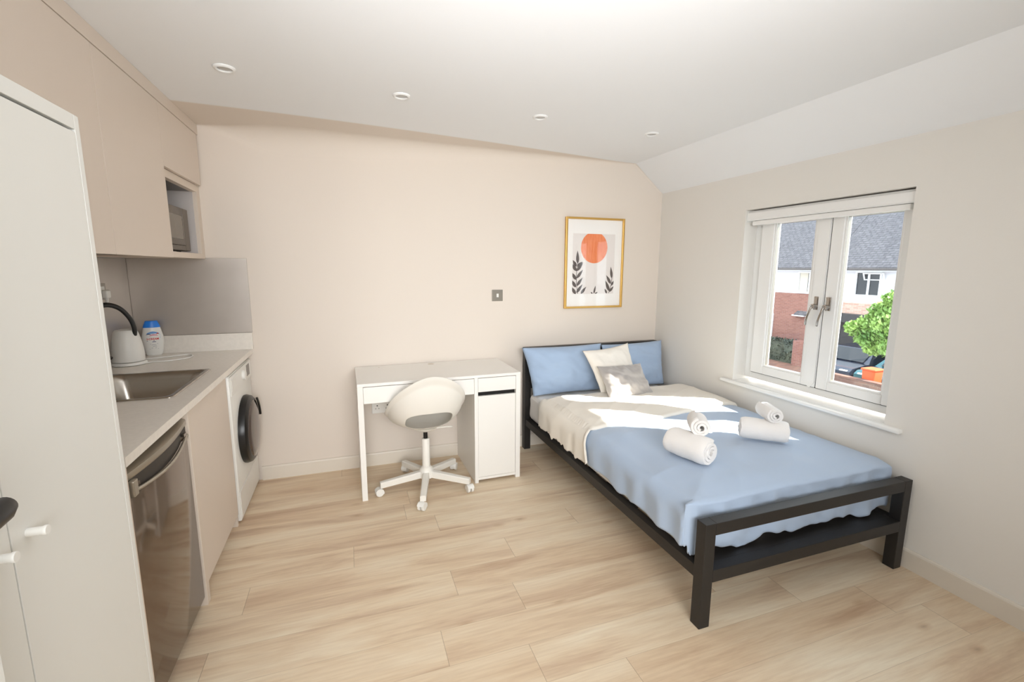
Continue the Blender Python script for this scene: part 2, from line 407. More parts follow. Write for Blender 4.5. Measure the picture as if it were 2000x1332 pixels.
bl = thing('roller_blind', 'white roller blind rolled up inside its cassette at the top of the window opening', 'blind', (W+.06, -1.397, 1.76))
bm = prism(bmesh.new(), [(W+.012, 1.765), (W+.02, 1.758), (W+.09, 1.758), (W+.09, 1.822), (W+.03, 1.822), (W+.016, 1.808)], 'y', WY0+.006, WY1-.004)
obj('cassette', bm, 'upvc', bl)
obj('bottom_rail', B(W+.03, W+.055, WY0+.03, WY1-.03, 1.728, 1.757, .004), 'upvc', bl)
obj('end_cap', B(W+.010, W+.09, WY0+.001, WY0+.006, 1.75, 1.824, .001), 'wardrobe_white', bl)
obj('end_cap', B(W+.010, W+.09, WY1-.004, WY1-.001, 1.75, 1.824, .001), 'wardrobe_white', bl)

# ------------------------------------------------------------------ ceiling downlights
spots = [((.791, -.978), 'recessed white ceiling downlight nearest the kitchen wall cabinets'),
         ((1.536, -.905), 'recessed white ceiling downlight above the desk, second from the kitchen cabinets'),
         ((2.304, -.837), 'recessed white ceiling downlight third from the kitchen cabinets, second from the slope'),
         ((3.092, -.771), 'recessed white ceiling downlight nearest the sloping ceiling over the bed')]
proto = None
for (x, y), lab in spots:
    if proto is None:
        t = thing('ceiling_downlight', lab, 'ceiling light', (x, y, H), group='ceiling downlights')
        obj('bezel', lathe(bmesh.new(), [(.028, 0), (.042, 0), (.043, -.003), (.040, -.007), (.033, -.009), (.029, -.006), (.028, 0)], (0, 0, 0), 'z', 40, False, False), 'downlight_white', t, world=False, smooth=40)
        obj('lamp', lathe(bmesh.new(), [(.029, -.0005), (.029, -.003), (.012, -.0042)], (0, 0, 0), 'z', 32), 'lamp_glass', t, world=False, smooth=40)
        proto = t
    else:
        t = proto.copy(); COL.objects.link(t); t.location = (x, y, H); t['label'] = lab
        for c in proto.children:
            q = c.copy(); COL.objects.link(q); q.parent = t

# ------------------------------------------------------------------ kitchen: base units
KX, WT = .6, .9135                     # unit front, worktop top
KY = [-1.835, -1.805, -1.262, -1.222, -.612, -.592]
def cab_base():
    t = thing('base_cabinet', 'beige kitchen base cabinet under the sink between the fridge and the washing machine', 'cabinet', (.3, -.92, 0))
    bm = bmesh.new()
    box(bm, .02, KX-.022, -1.221, -1.204, .1, .874); box(bm, .02, KX-.022, -.63, -.613, .1, .874); box(bm, .02, KX-.022, -1.204, -.63, .1, .118)
    box(bm, .02, .03, -1.204, -.63, .118, .874)
    obj('body', bm, 'carcass_beige', t)
    obj('door', B(KX-.02, KX, -1.219, -.615, .075, .862, .0015), 'door_beige', t)
    obj('plinth', B(KX-.07, KX-.052, -1.221, -.612, 0, .1), 'door_beige', t)
    return t
cab_base()
for y0, y1, lab, xx in ((KY[0], KY[1], 'narrow beige end panel of the kitchen run beside the white wardrobe', KX+.004), (KY[2], KY[3], 'beige upright panel to the floor between the fridge and the sink cabinet door', KX+.006), (KY[4], KY[5], 'white-edged upright panel between the sink cabinet and the washing machine', KX-.008)):
    tag(obj('end_panel', B(.01, xx, y0, y1, 0, .8835, .0015), 'carcass_beige'), lab, 'panel', 'end panels of the kitchen base units')
# worktop with a sink cut-out
SX0, SX1, SY0, SY1 = .105, .545, -1.20, -.63
t = thing('worktop', 'pale stone-look kitchen worktop with matching low upstand along the back wall', 'worktop', (.3, -.93, .8835))
bm = bmesh.new(); z0, z1, xf = .8835, WT, .627
def ringplate(bm, X, Y, z0, z1):
    P = [[(x, y) for y in Y] for x in X]
    for i in range(3):
        for j in range(3):
            if i == 1 and j == 1: continue
            box(bm, X[i], X[i+1], Y[j], Y[j+1], z0, z1)
ringplate(bm, [.005, SX0+.012, SX1-.012, xf], [-1.862, SY0+.012, SY1-.012, -.002], z0, z1)
bmesh.ops.remove_doubles(bm, verts=bm.verts, dist=1e-5)
obj('slab', bm, 'worktop', t)
obj('upstand', B(.005, .6355, -.022, -.002, WT, 1.0225, .002), 'worktop', t)

# sink: rim + rounded bowl
t = thing('kitchen_sink', 'inset stainless steel kitchen sink with one rounded bowl', 'sink', (.325, -.94, WT))
def rr(x0, x1, y0, y1, r, n=8):
    pts = []
    for cx, cy, a0 in ((x1-r, y1-r, 0), (x0+r, y1-r, 90), (x0+r, y0+r, 180), (x1-r, y0+r, 270)):
        for i in range(n+1): a = R(a0+90*i/n); pts.append((cx+r*math.cos(a), cy+r*math.sin(a)))
    return pts
bm = bmesh.new(); layers = [(0, .02, WT+.0005), (.003, .02, WT+.004), (.022, .03, WT+.003), (.026, .05, WT-.004), (.032, .06, WT-.03), (.045, .07, WT-.13), (.075, .07, WT-.15), (.16, .05, WT-.153)]
prev = None
for ins, r, z in layers:
    ringv = [bm.verts.new((x, y, z)) for x, y in rr(SX0+ins, SX1-ins, SY0+ins, SY1-ins, r)]
    if prev:
        for i in range(len(ringv)): bm.faces.new((prev[i], prev[(i+1) % len(ringv)], ringv[(i+1) % len(ringv)], ringv[i]))
    prev = ringv
bm.faces.new(prev); bmesh.ops.recalc_face_normals(bm, faces=bm.faces)
for f in bm.faces: f.normal_update()
bk = obj('bowl', bm, 'steel', t, smooth=50)
sm = bk.modifiers.new('thick', 'SOLIDIFY'); sm.thickness = .0012; sm.offset = 1
obj('drain', lathe(bmesh.new(), [(.04, WT-.1525), (.04, WT-.150), (.03, WT-.151), (.012, WT-.1515)], (.325, -.94, 0), 'z', 32), 'chrome', t, smooth=40)

# steel splashback panels (back wall and left wall)
tag(obj('splashback', B(.005, .637, -.010, -.001, 1.0235, 1.4985, .001), 'steel_panel'), 'brushed steel splashback panel on the back wall above the upstand', 'splashback', 'splashback panels')
tag(obj('splashback', B(.0005, .0045, -1.84, -.011, .915, 1.4895), 'steel_panel'), 'dark steel splashback panel on the side wall behind the kettle', 'splashback', 'splashback panels')

# fridge
t = thing('fridge', 'undercounter fridge with a dark glossy steel door and bowed silver grip', 'fridge', (.32, -1.53, 0))
FY0, FY1 = -1.800, -1.268
obj('body', B(.05, .545, FY0+.005, FY1-.005, .02, .845, .004), 'dark_recess', t)
obj('door', B(.55, .6, FY0+.003, FY1-.003, .045, .792, .006), 'fridge_door', t, smooth=40)
# bowed top trim: plan shape bulges out, lower lip hangs in an arc
N = 24
def bow(s): return .6+.020*math.sin(math.pi*s)
bm = bmesh.new(); rows = []
for i in range(N+1):
    s = i/N; y = FY0+.003+s*(FY1-FY0-.006); x = bow(s)
    rows.append([bm.verts.new(p) for p in ((.555, y, .845), (x-.012, y, .845), (x, y, .838), (x, y, .820), (x-.004, y, .814), (.565, y, .812), (.555, y, .812))])
for a, b in zip(rows, rows[1:]):
    for j in range(7): bm.faces.new((a[j], a[(j+1) % 7], b[(j+1) % 7], b[j]))
bm.faces.new(rows[0]); bm.faces.new(rows[-1][::-1]); bmesh.ops.recalc_face_normals(bm, faces=bm.faces)
obj('top_trim', bm, 'fridge_trim', t, smooth=50, label='silver top trim')
bm = bmesh.new(); rows = []; lip = []
for i in range(N+1):
    s = i/N; y = FY0+.012+s*(FY1-FY0-.024); x = bow(s)-.008; zl = .778-.020*math.sin(math.pi*s)
    rows.append([bm.verts.new(p) for p in ((.598, y, .8125), (x, y, .8125), (x, y, zl), (.598, y, zl))]); lip.append((bow(s)+.001, y, zl-.002))
for a, b in zip(rows, rows[1:]):
    for j in range(4): bm.faces.new((a[j], a[(j+1) % 4], b[(j+1) % 4], b[j]))
bm.faces.new(rows[0]); bm.faces.new(rows[-1][::-1]); bmesh.ops.recalc_face_normals(bm, faces=bm.faces)
obj('grip_recess', bm, 'dark_recess', t, label='dark hand grip recess')
obj('grip_lip', tube(bmesh.new(), lip, .006, 10), 'fridge_trim', t, smooth=True, label='thin silver curved lip')
obj('hinge_cover', B(.585, .613, FY0+.004, FY0+.034, .762, .812, .003), 'fridge_trim', t)
obj('badge', B(.600, .6125, FY1-.075, FY1-.05, .789, .800, .001), 'chrome', t)

# washing machine
t = thing('washing_machine', 'white front-loading washing machine with black round door against the back wall', 'washing machine', (.32, -.30, 0))
WY = (-.578, -.022); wx = .607
bm = B(.04, wx, WY[0], WY[1], .012, .858, .008)
obj('body', bm, 'plastic_white', t, smooth=40)
obj('control_panel', B(wx-.001, wx+.006, WY[0]+.004, WY[1]-.004, .742, .852, .003), 'plastic_white', t)
obj('display', B(wx+.005, wx+.0075, -.165, -.085, .765, .835, .001), 'display_grey', t, label='grey display')
obj('program_knob', lathe(bmesh.new(), [(.030, wx+.004), (.029, wx+.020), (.024, wx+.023)], (0, -.27, .797), 'x', 32), 'plastic_white', t, smooth=40)
obj('drawer_panel', B(wx+.005, wx+.008, -.56, -.40, .765, .835, .002), 'plastic_white', t)
obj('service_flap', B(wx-.001, wx+.003, WY[0]+.006, WY[1]-.006, .03, .185, .002), 'plastic_white', t)
dc = (0, -.292, .468)
d = obj('door', lathe(bmesh.new(), [(.205, wx-.001), (.207, wx+.012), (.200, wx+.034), (.184, wx+.046), (.174, wx+.047), (.168, wx+.040)], dc, 'x', 64), 'black_plastic', t, smooth=35, label='round black door ring')
obj('door_glass', lathe(bmesh.new(), [(.173, wx+.040), (.170, wx+.050), (.13, wx+.058), (.06, wx+.062), (.002, wx+.063)], dc, 'x', 64), 'glass_dark', d, smooth=True, label='tinted door glass')
pts = [(wx+.052, dc[1]+.196*math.cos(a), dc[2]+.196*math.sin(a)) for a in [R(8+44*i/12) for i in range(13)]]
obj('door_handle', tube(bmesh.new(), pts, .007, 8), 'black_plastic', d, smooth=True)

# ------------------------------------------------------------------ kitchen: wall units
UX, UB, UT = .433, 1.49, 2.222
seams = [-1.86, -1.243, -.632, -.034]
def wall_cab(y0, y1, lab):
    t = thing('wall_cabinet', lab, 'cabinet', (.2, (y0+y1)/2, UB), group='kitchen wall cabinets')
    bm = bmesh.new(); x1 = UX-.021
    box(bm, .006, x1, y0+.001, y0+.018, UB+.012, UT); box(bm, .006, x1, y1-.018, y1-.001, UB+.012, UT)
    box(bm, .006, x1, y0+.018, y1-.018, UB+.012, UB+.030); box(bm, .006, x1, y0+.018, y1-.018, UT-.018, UT); box(bm, .006, .012, y0+.018, y1-.018, UB+.03, UT-.018)
    obj('body', bm, 'carcass_beige', t)
    obj('door', B(UX-.019, UX, y0+.0015, y1-.0015, UB, UT-.003, .0015), 'door_beige', t)
wall_cab(seams[0], seams[1], 'tall-doored beige wall cabinet nearest the camera, above the white wardrobe top')
wall_cab(seams[1], seams[2], 'beige wall cabinet with a tall door, directly left of the microwave niche')
t = thing('wall_cabinet', 'beige wall cabinet by the back wall with a short door above an open microwave niche', 'cabinet', (.2, -.33, UB), group='kitchen wall cabinets')
y0, y1 = seams[2], seams[3]; nx = UX-.021; NB0, NB1 = 1.522, 1.885
bm = bmesh.new()
box(bm, .006, nx, y0+.001, y0+.018, NB0-.022, UT, mi=0); box(bm, .006, nx, y1-.030, y1+.032, UB+.003, UT, mi=0)
box(bm, .006, nx, y0+.001, y1-.030, UB+.003, NB0, mi=0)
box(bm, .006, nx, y0+.018, y1-.030, UT-.018, UT, mi=0)
obj('body', bm, 'carcass_beige', t)
obj('niche_rail', B(nx-.03, nx, y0+.018, y1-.030, NB1, 1.925), 'carcass_beige', t)
bm = bmesh.new(); box(bm, .007, .012, y0+.018, y1-.030, NB0, NB1+.02); box(bm, .012, nx-.02, y1-.0345, y1-.0305, NB0, NB1); 
obj('niche_lining', bm, 'niche_grey', t, label='grey-white niche lining')
obj('niche_top', B(.012, nx-.03, y0+.018, y1-.0345, NB1, NB1+.018), 'microwave_body', t)
obj('door', B(UX-.019, UX, y0+.0015, y1-.0015, 1.925, UT-.003, .0015), 'door_beige', t)
tag(obj('cornice_panel', B(.006, UX+.001, seams[0], -.002, UT, H-.0008, .001), 'door_beige'), 'beige filler strip between the wall cabinets and the ceiling', 'panel')

# microwave
t = thing('microwave', 'dark bronze-grey microwave oven standing in the niche of the wall cabinets', 'microwave', (.2, -.36, NB0))
my0, my1, mx, mz0, mz1 = -.600, -.135, .372, NB0+.012, 1.772
obj('body', B(.03, mx-.012, my0, my1, mz0, mz1, .004), 'microwave_body', t, smooth=40)
dr = obj('door', B(mx-.012, mx+.004, my0+.002, my1-.085, mz0+.03, mz1-.002, .003), 'microwave_body', t, smooth=40)
obj('door_window', B(mx+.0035, mx+.0055, my0+.035, my1-.115, mz0+.062, mz1-.045, .002), 'microwave_glass', dr)
obj('door_edge', B(mx+.004, mx+.0065, my1-.113, my1-.109, mz0+.064, mz1-.06), 'chrome', dr)
obj('control_panel', B(mx-.012, mx+.003, my1-.083, my1-.001, mz0+.002, mz1-.002, .002), 'microwave_body', t)
obj('bottom_trim', B(mx-.012, mx+.0035, my0+.002, my1-.085, mz0+.001, mz0+.028, .002), 'microwave_body', t)
for yy in (my0+.03, my1-.03):
    obj('foot', lathe(bmesh.new(), [(.012, NB0), (.012, mz0)], (mx-.05, yy, 0), 'z', 16), 'black_plastic', t)
    obj('foot', lathe(bmesh.new(), [(.012, NB0), (.012, mz0)], (.06, yy, 0), 'z', 16), 'black_plastic', t)

# wall socket and plug on the side wall
t = thing('wall_socket', 'steel double socket plate on the side-wall splashback above the kettle', 'socket', (.005, -.38, 1.27))
obj('plate', B(.0045, .010, -.455, -.305, 1.268, 1.354, .002), 'grey_metal', t)
obj('socket_insert', B(.010, .0125, -.375, -.325, 1.28, 1.34, .002), 'plastic_white', t)
t = thing('plug', 'white plug pushed into the socket above the kettle', 'plug', (.03, -.35, 1.29))
obj('plug_body', B(.0127, .040, -.372, -.328, 1.276, 1.322, .008, seg=3), 'plastic_white', t, smooth=50)
obj('plug_neck', lathe(bmesh.new(), [(.006, 1.255), (.009, 1.278)], (.026, -.35, 0), 'z', 16), 'plastic_white', t, smooth=40)

# kettle
kx, ky, kz = .088, -.350, WT
t = thing('power_base', 'flat round white power base beneath the kettle, flex looped beside it', 'kettle base', (kx, ky, kz))
obj('base_plate', lathe(bmesh.new(), [(.074, kz+.0005), (.080, kz+.004), (.080, kz+.012), (.075, kz+.018), (.03, kz+.019)], (kx, ky, 0), 'z', 48), 'plastic_white', t, smooth=40)
cz = kz+.0045
loop = [(kx+.075, ky-.01), (.19, -.335), (.25, -.325), (.31, -.29), (.345, -.235), (.335, -.17), (.30, -.135), (.24, -.165), (.18, -.20), (.12, -.222), (.07, -.235), (.03, -.27)]
def catmull(P, k=6):
    P = [Vector((p[0], p[1], p[2] if len(p) > 2 else cz)) for p in P]; out = []
    for i in range(len(P)-1):
        a, b, c, d = P[max(i-1, 0)], P[i], P[i+1], P[min(i+2, len(P)-1)]
        for j in range(k):
            s = j/k; out.append(.5*((2*b)+(c-a)*s+(2*a-5*b+4*c-d)*s*s+(3*b-a-3*c+d)*s**3))
    return out+[P[-1]]
obj('power_cord', tube(bmesh.new(), catmull(loop), .0038, 8), 'plastic_white', t, smooth=True, label='white flex lying in a loop')
t = thing('kettle', 'white electric kettle with a black arched handle on its base', 'kettle', (kx, ky, kz+.0195))
z0 = kz+.0195
obj('body', lathe(bmesh.new(), [(.068, z0), (.073, z0+.004), (.0735, z0+.03), (.071, z0+.07), (.065, z0+.11), (.0575, z0+.145), (.052, z0+.163), (.049, z0+.167)], (kx, ky, 0), 'z', 56), 'plastic_white', t, smooth=45)
obj('lid', lathe(bmesh.new(), [(.0475, z0+.1672), (.046, z0+.171), (.030, z0+.175), (.008, z0+.176)], (kx, ky, 0), 'z', 48), 'plastic_white', t, smooth=45)
bm = bmesh.new(); box(bm, kx-.012, kx+.012, ky+.048, ky+.070, z0+.14, z0+.163, .006)
obj('spout', bm, 'plastic_white', t, smooth=50)
hp = [(.134, -.368, 1.075), (.138, -.370, 1.115), (.127, -.378, 1.168), (.100, -.402, 1.222), (.068, -.440, 1.247), (.042, -.485, 1.243), (.028, -.522, 1.212), (.024, -.538, 1.15), (.026, -.530, 1.08), (.032, -.478, .995), (.042, -.436, .965)]
obj('handle', tube(bmesh.new(), catmull(hp), .0135, 12, ry=.010), 'black_plastic', t, smooth=True, label='black arched handle')

# bottle
bx, by = .112, -.066
t = thing('cream_bottle', 'white oval bottle with a blue cap and printed label beside the kettle', 'bottle', (bx, by, WT), rotz=R(18))
BS = 1.13
def bw(z):
    pts = [(0, .030), (.006, .036), (.03, .041), (.07, .0475), (.10, .0465), (.135, .040), (.150, .0365)]
    for (a, b), (c, d2) in zip(pts, pts[1:]):
        if a <= z <= c: return b+(d2-b)*sstep(a, c, z)*.5+(d2-b)*(z-a)/(c-a)*.5
    return pts[-1][1]
def oval(bm, zz, wf, n=48, dr=.52, cap=True):
    rings = []
    for z in zz:
        w_ = wf(z); rings.append([bm.verts.new((w_*math.cos(2*math.pi*i/n), w_*dr*math.sin(2*math.pi*i/n), z)) for i in range(n)])
    for a, b in zip(rings, rings[1:]):
        for i in range(n): bm.faces.new((a[i], a[(i+1) % n], b[(i+1) % n], b[i]))
    bm.faces.new(rings[0][::-1]); bm.faces.new(rings[-1]); return bm
def rs(o): o.data.transform(Matrix.Scale(BS, 4)); return o
zz = [0, .003, .006]+[.01+.005*i for i in range(29)]
bdy = obj('bottle_body', oval(bmesh.new(), zz, bw), 'plastic_white', t, world=False, smooth=50)
obj('cap', oval(bmesh.new(), [.1502, .153, .162, .172, .182, .1850], lambda z: .0372-.010*sstep(.150, .186, z)-(.002 if z > .183 else 0)), 'cap_blue', t, world=False, smooth=40, label='blue cap')
def onb(u, z, off=.0006): w_ = bw(z); return (u, -(w_*.52*math.sqrt(max(0, 1-(u/w_)**2))+off), z)
def patch(bm, pts, off=.0006): bm.faces.new([bm.verts.new(onb(u, z, off)) for u, z in pts])
def strip(bm, path, hw, off=.0006):
    a = [bm.verts.new(onb(u, z+hw*(1-abs(2*i/(len(path)-1)-1))**.5+.0002, off)) for i, (u, z) in enumerate(path)]
    b = [bm.verts.new(onb(u, z-hw*(1-abs(2*i/(len(path)-1)-1))**.5, off)) for i, (u, z) in enumerate(path)]
    for i in range(len(path)-1): bm.faces.new((b[i], b[i+1], a[i+1], a[i]))
for k, (zc, mm, hw, x0, x1) in enumerate(((.118, 'ink_blue', .006, -.026, .030), (.111, 'ink_navy', .0022, -.028, -.004), (.106, 'ink_pink', .0045, -.015, .024), (.113, 'ink_red', .003, .016, .028))):
    bm = bmesh.new(); strip(bm, [(x0+(x1-x0)*i/12, zc+.006*math.sin(math.pi*i/12)) for i in range(13)], hw, .0006+.0001*k)
    obj('label_print', bm, mm, bdy, world=False)
bm = bmesh.new(); strip(bm, [(.0295+.004*math.sin(math.pi*i/8), .118-.028*i/8) for i in range(9)], .002); obj('label_print', bm, 'ink_blue', bdy, world=False)
def text_mesh(s, size, conv, bold=0):
    cu = bpy.data.curves.new('t', 'FONT'); cu.body = s; cu.size = size; cu.align_x = 'CENTER'; cu.offset = bold; cu.resolution_u = 3
    o = bpy.data.objects.new('t', cu); COL.objects.link(o); dg = bpy.context.evaluated_depsgraph_get()
    me = bpy.data.meshes.new_from_object(o.evaluated_get(dg)); bpy.data.objects.remove(o); bpy.data.curves.remove(cu)
    bm = bmesh.new(); bm.from_mesh(me); bpy.data.meshes.remove(me)
    for v in bm.verts: v.co = Vector(conv(v.co.x, v.co.y))
    return bm
obj('brand_text', text_mesh('I-CREAM', .0135, lambda x, y: onb(x, y+.086, .0012), .0004), 'ink_red', bdy, world=False, label='red lettering')
bm = bmesh.new()
for z, a, b in ((.079, -.026, .006), (.074, -.004, .012)): patch(bm, [(a, z), (b, z), (b, z+.0028), (a, z+.0028)])
obj('label_print', bm, 'ink_navy', bdy, world=False)
bm = bmesh.new()
for z, a, b in ((.063, -.014, .020), (.058, -.008, .012), (.050, -.004, .014), (.041, -.010, .012), (.036, -.018, .020)): patch(bm, [(a, z), (b, z), (b, z+.0014), (a, z+.0014)])
obj('label_print', bm, 'ink_grey', bdy, world=False)
for o in [bdy]+[c for c in bpy.data.objects if c.parent in (t, bdy) and c != bdy]: rs(o)

# ------------------------------------------------------------------ wardrobe
wf, wy1, wz = .725, -2.098, 1.76
t = thing('wardrobe', 'white two-door wardrobe with peg handles at the left edge of the room', 'wardrobe', (.45, -2.48, 0))
bm = bmesh.new()
box(bm, .175, wf-.004, wy1-.018, wy1, 0, wz, .001); box(bm, .175, wf-.004, wy1-.79, wy1-.772, 0, wz, .001)
box(bm, .175, wf-.004, wy1-.772, wy1-.018, wz-.030, wz, .001); box(bm, .175, wf-.03, wy1-.772, wy1-.018, .06, .078); box(bm, .175, .179, wy1-.772, wy1-.018, .078, wz-.03)
box(bm, wf-.05, wf-.03, wy1-.772, wy1-.018, 0, .06)
obj('body', bm, 'wardrobe_white', t)
for a, b, kn in ((wy1-.391, wy1-.020, wy1-.391+.038), (wy1-.770, wy1-.394, wy1-.394-.038)):
    d = obj('door', B(wf-.020, wf-.004, a, b, .065, wz-.036, .0012), 'wardrobe_white', t)
    obj('knob', lathe(bmesh.new(), [(.0075, wf-.005), (.0072, wf+.006), (.0072, wf+.016), (.0085, wf+.019), (.0085, wf+.0225), (.0078, wf+.0235)], (0, kn, 1.008), 'x', 20), 'plastic_white', d, smooth=40)

# room door folded back in front of the wardrobe, only its edge and lever in view
dd = thing('door_1', None, None, (.77, -2.9, 0), kind='structure')
obj('leaf', B(.752, .788, -3.47, -2.655, .006, 1.985, .002), 'wardrobe_white', dd)
bm = lathe(bmesh.new(), [(.026, .788), (.026, .796), (.024, .798)], (0, -2.705, 1.155), 'x', 32)
lathe(bm, [(.0105, .797), (.0105, .842)], (0, -2.705, 1.155), 'x', 20)
hd = obj('door_handle', bm, 'black_plastic', dd, smooth=40, label='black lever handle')
obj('lever', tube(bmesh.new(), [(.838, -2.688, 1.158), (.8385, -2.70, 1.156), (.8385, -2.74, 1.153), (.837, -2.80, 1.150), (.836, -2.83, 1.149)], [.012, .015, .0155, .013, .011], 20), 'black_plastic', hd, smooth=40)

# ------------------------------------------------------------------ desk
t = thing('desk', 'white writing desk with drawers and a cupboard pedestal against the back wall', 'desk', (1.2564, -.0225, 0), rotz=.0101)
D = .518
o_ = lambda n, bm, m='desk_white', p=None, **k: obj(n, bm, m, p or t, world=False, **k)
bm = B(0, 1.05, -D, 0, .731, .75, .0015)
bmesh.ops.recalc_face_normals(bm, faces=bm.faces); top = o_('tabletop', bm)
o_('cable_hole', lathe(bmesh.new(), [(.022, .7503), (.024, .7515), (.018, .7515), (.017, .7506)], (.525, -.06, 0), 'z', 24), 'skirting')
o_('cable_hole', lathe(bmesh.new(), [(.006, .7503), (.006, .751)], (.16, -.06, 0), 'z', 16), 'skirting')
o_('side_panel', B(0, .033, -D, 0, 0, .731, .0015)); o_('side_panel', B(1.017, 1.05, -D, 0, 0, .731, .0015))
o_('side_panel', B(.727, .752, -D, 0, 0, .731, .0015))
o_('back_panel', B(.752, 1.017, -.012, -.004, .02, .731)); o_('back_rail', B(.033, .727, -.022, -.004, .56, .731))
o_('pedestal_floor', B(.752, 1.017, -D+.004, -.012, .02, .038))
o_('pedestal_shelf', B(.752, 1.017, -D+.025, -.012, .590, .604))
d1 = o_('drawer', B(.0345, .7255, -D+.001, -D+.017, .625, .7275, .001))
bm = bmesh.new(); box(bm, .05, .062, -D+.017, -.05, .632, .70); box(bm, .70, .712, -D+.017, -.05, .632, .70); box(bm, .062, .70, -.062, -.05, .632, .70); box(bm, .05, .712, -D+.017, -.05, .626, .632)
o_('drawer_box', bm, p=d1)
d2 = o_('drawer', B(.7535, 1.0155, -D+.001, -D+.017, .635, .7275, .001))
bm = bmesh.new(); box(bm, .76, .77, -D+.017, -.05, .64, .70); box(bm, 1.0, 1.01, -D+.017, -.05, .64, .70); box(bm, .77, 1.0, -.062, -.05, .64, .70); box(bm, .76, 1.01, -D+.017, -.05, .634, .64)
o_('drawer_box', bm, p=d2)
o_('shadow_gap', B(.7525, 1.0165, -D+.030, -D+.036, .600, .631), 'black_gap')
o_('door', B(.7535, 1.0155, -D+.004, -D+.020, .040, .606, .001))

# socket under the desk, switch on the wall
t = thing('wall_socket', 'white double socket low on the back wall seen beneath the desk drawer', 'socket', (1.42, -.001, .40))
obj('plate', B(1.36, 1.506, -.009, -.0005, .395, .481, .003), 'desk_white', t)
for x in (1.397, 1.469):
    bm = bmesh.new(); box(bm, x-.004, x+.004, -.0098, -.0088, .448, .456); box(bm, x-.014, x-.008, -.0098, -.0088, .428, .432); box(bm, x+.008, x+.014, -.0098, -.0088, .428, .432)
    obj('pin_hole', bm, 'dark_recess', t)
t = thing('wall_switch', 'small square brushed metal switch plate on the back wall left of the picture', 'switch', (2.3137, -.001, 1.192))
obj('plate', B(2.2705, 2.3567, -.006, -.0005, 1.192, 1.2785, .002), 'grey_metal', t)
obj('rocker', B(2.306, 2.322, -.010, -.0055, 1.222, 1.249, .001), 'plastic_white', t, label='white rocker')

# ------------------------------------------------------------------ picture
px0, px1, pz0, pz1 = 2.872, 3.402, 1.121, 1.842
t = thing('framed_picture', 'framed print of an orange sun and dark leaves in a gold frame', 'picture', (3.137, -.012, pz0))
bm = bmesh.new(); fw = .016
for a in ((px0, px0+fw, pz0, pz1), (px1-fw, px1, pz0, pz1), (px0+fw, px1-fw, pz0, pz0+fw), (px0+fw, px1-fw, pz1-fw, pz1)):
    box(bm, a[0], a[1], -.028, -.002, a[2], a[3], .002)
obj('frame', bm, 'gold', t)
obj('mount', B(px0+fw, px1-fw, -.012, -.008, pz0+fw, pz1-fw), 'mount_white', t)
ax0, ax1, az0, az1 = 2.941, 3.322, 1.236, 1.716
obj('print_sheet', B(ax0, ax1, -.0128, -.0122, az0, az1), 'print_paper', t)
bm = bmesh.new(); cx, cz_, rx = 3.132, 1.608, .120; pts = []
for i in range(72):
    a = 2*math.pi*i/72; z = min(cz_+.125*math.sin(a), az1-.001); pts.append((cx+rx*math.cos(a), z))
prism(bm, pts, 'y', -.0138, -.0129); obj('orange_sun', bm, 'print_orange', t)
def leaf(bm, x, z, ang, L, w_):
    pts = []; d = Vector((math.cos(ang), math.sin(ang))); n = Vector((-d.y, d.x))
    for sgn, rng in ((1, range(0, 9)), (-1, range(8, 0, -1))):
        for i in rng:
            s = i/8; h = w_*math.sin(math.pi*s**.8)*(1-.25*s); p = Vector((x, z))+d*L*s+n*h*sgn
            pts.append((max(ax0+.0005, min(ax1-.0005, p.x)), max(az0+.0005, min(az1-.001, p.y))))
    q = []
    for p in pts:
        if not q or (Vector(p)-Vector(q[-1])).length > 2e-4: q.append(p)
    if len(q) > 3: prism(bm, q, 'y', -.0136, -.0129)
def stem(bm, P):
    for (a, b), (c, d) in zip(P, P[1:]):
        n = Vector((-(d-b), c-a)).normalized()*.0022
        prism(bm, [(a+n.x, b+n.y), (a-n.x, b-n.y), (c-n.x, d-n.y), (c+n.x, d+n.y)], 'y', -.0134, -.0129)
bm = bmesh.new(); stem(bm, [(2.992, az0+.002), (2.978, 1.33), (2.978, 1.43), (2.990, 1.50)])
leaf(bm, 2.986, 1.478, R(92), .105, .015)
for z, s in ((1.245, 1), (1.30, 1), (1.362, 1), (1.42, 1)):
    leaf(bm, 2.980, z, R(52), .088, .014)
for z in (1.235, 1.29, 1.35, 1.42): leaf(bm, 2.976, z, R(126), .075, .015)
leaf(bm, 2.982, 1.455, R(40), .062, .014); leaf(bm, 2.975, 1.455, R(122), .062, .015); leaf(bm, 3.02, az0+.001, R(50), .075, .013)
obj('leaf_sprig', bm, 'print_leaf', t)
bm = bmesh.new(); leaf(bm, 3.140, az0+.001, R(78), .068, .009); leaf(bm, 3.128, az0+.001, R(140), .022, .006); leaf(bm, 3.15, az0+.001, R(25), .03, .006)
obj('leaf_sprig', bm, 'print_leaf', t)
bm = bmesh.new(); stem(bm, [(3.278, az0+.002), (3.300, 1.31), (3.306, 1.37)])
leaf(bm, 3.304, 1.36, R(98), .098, .013); leaf(bm, 3.296, 1.315, R(122), .085, .014); leaf(bm, 3.284, 1.255, R(114), .098, .015); leaf(bm, 3.30, 1.30, R(60), .05, .01)
leaf(bm, 3.285, 1.25, R(50), .06, .011); leaf(bm, 3.262, az0+.001, R(120), .045, .010)
obj('leaf_sprig', bm, 'print_leaf', t)
obj('glass', B(px0+fw, px1-fw, -.0185, -.0175, pz0+fw, pz1-fw), 'picture_glass', t)

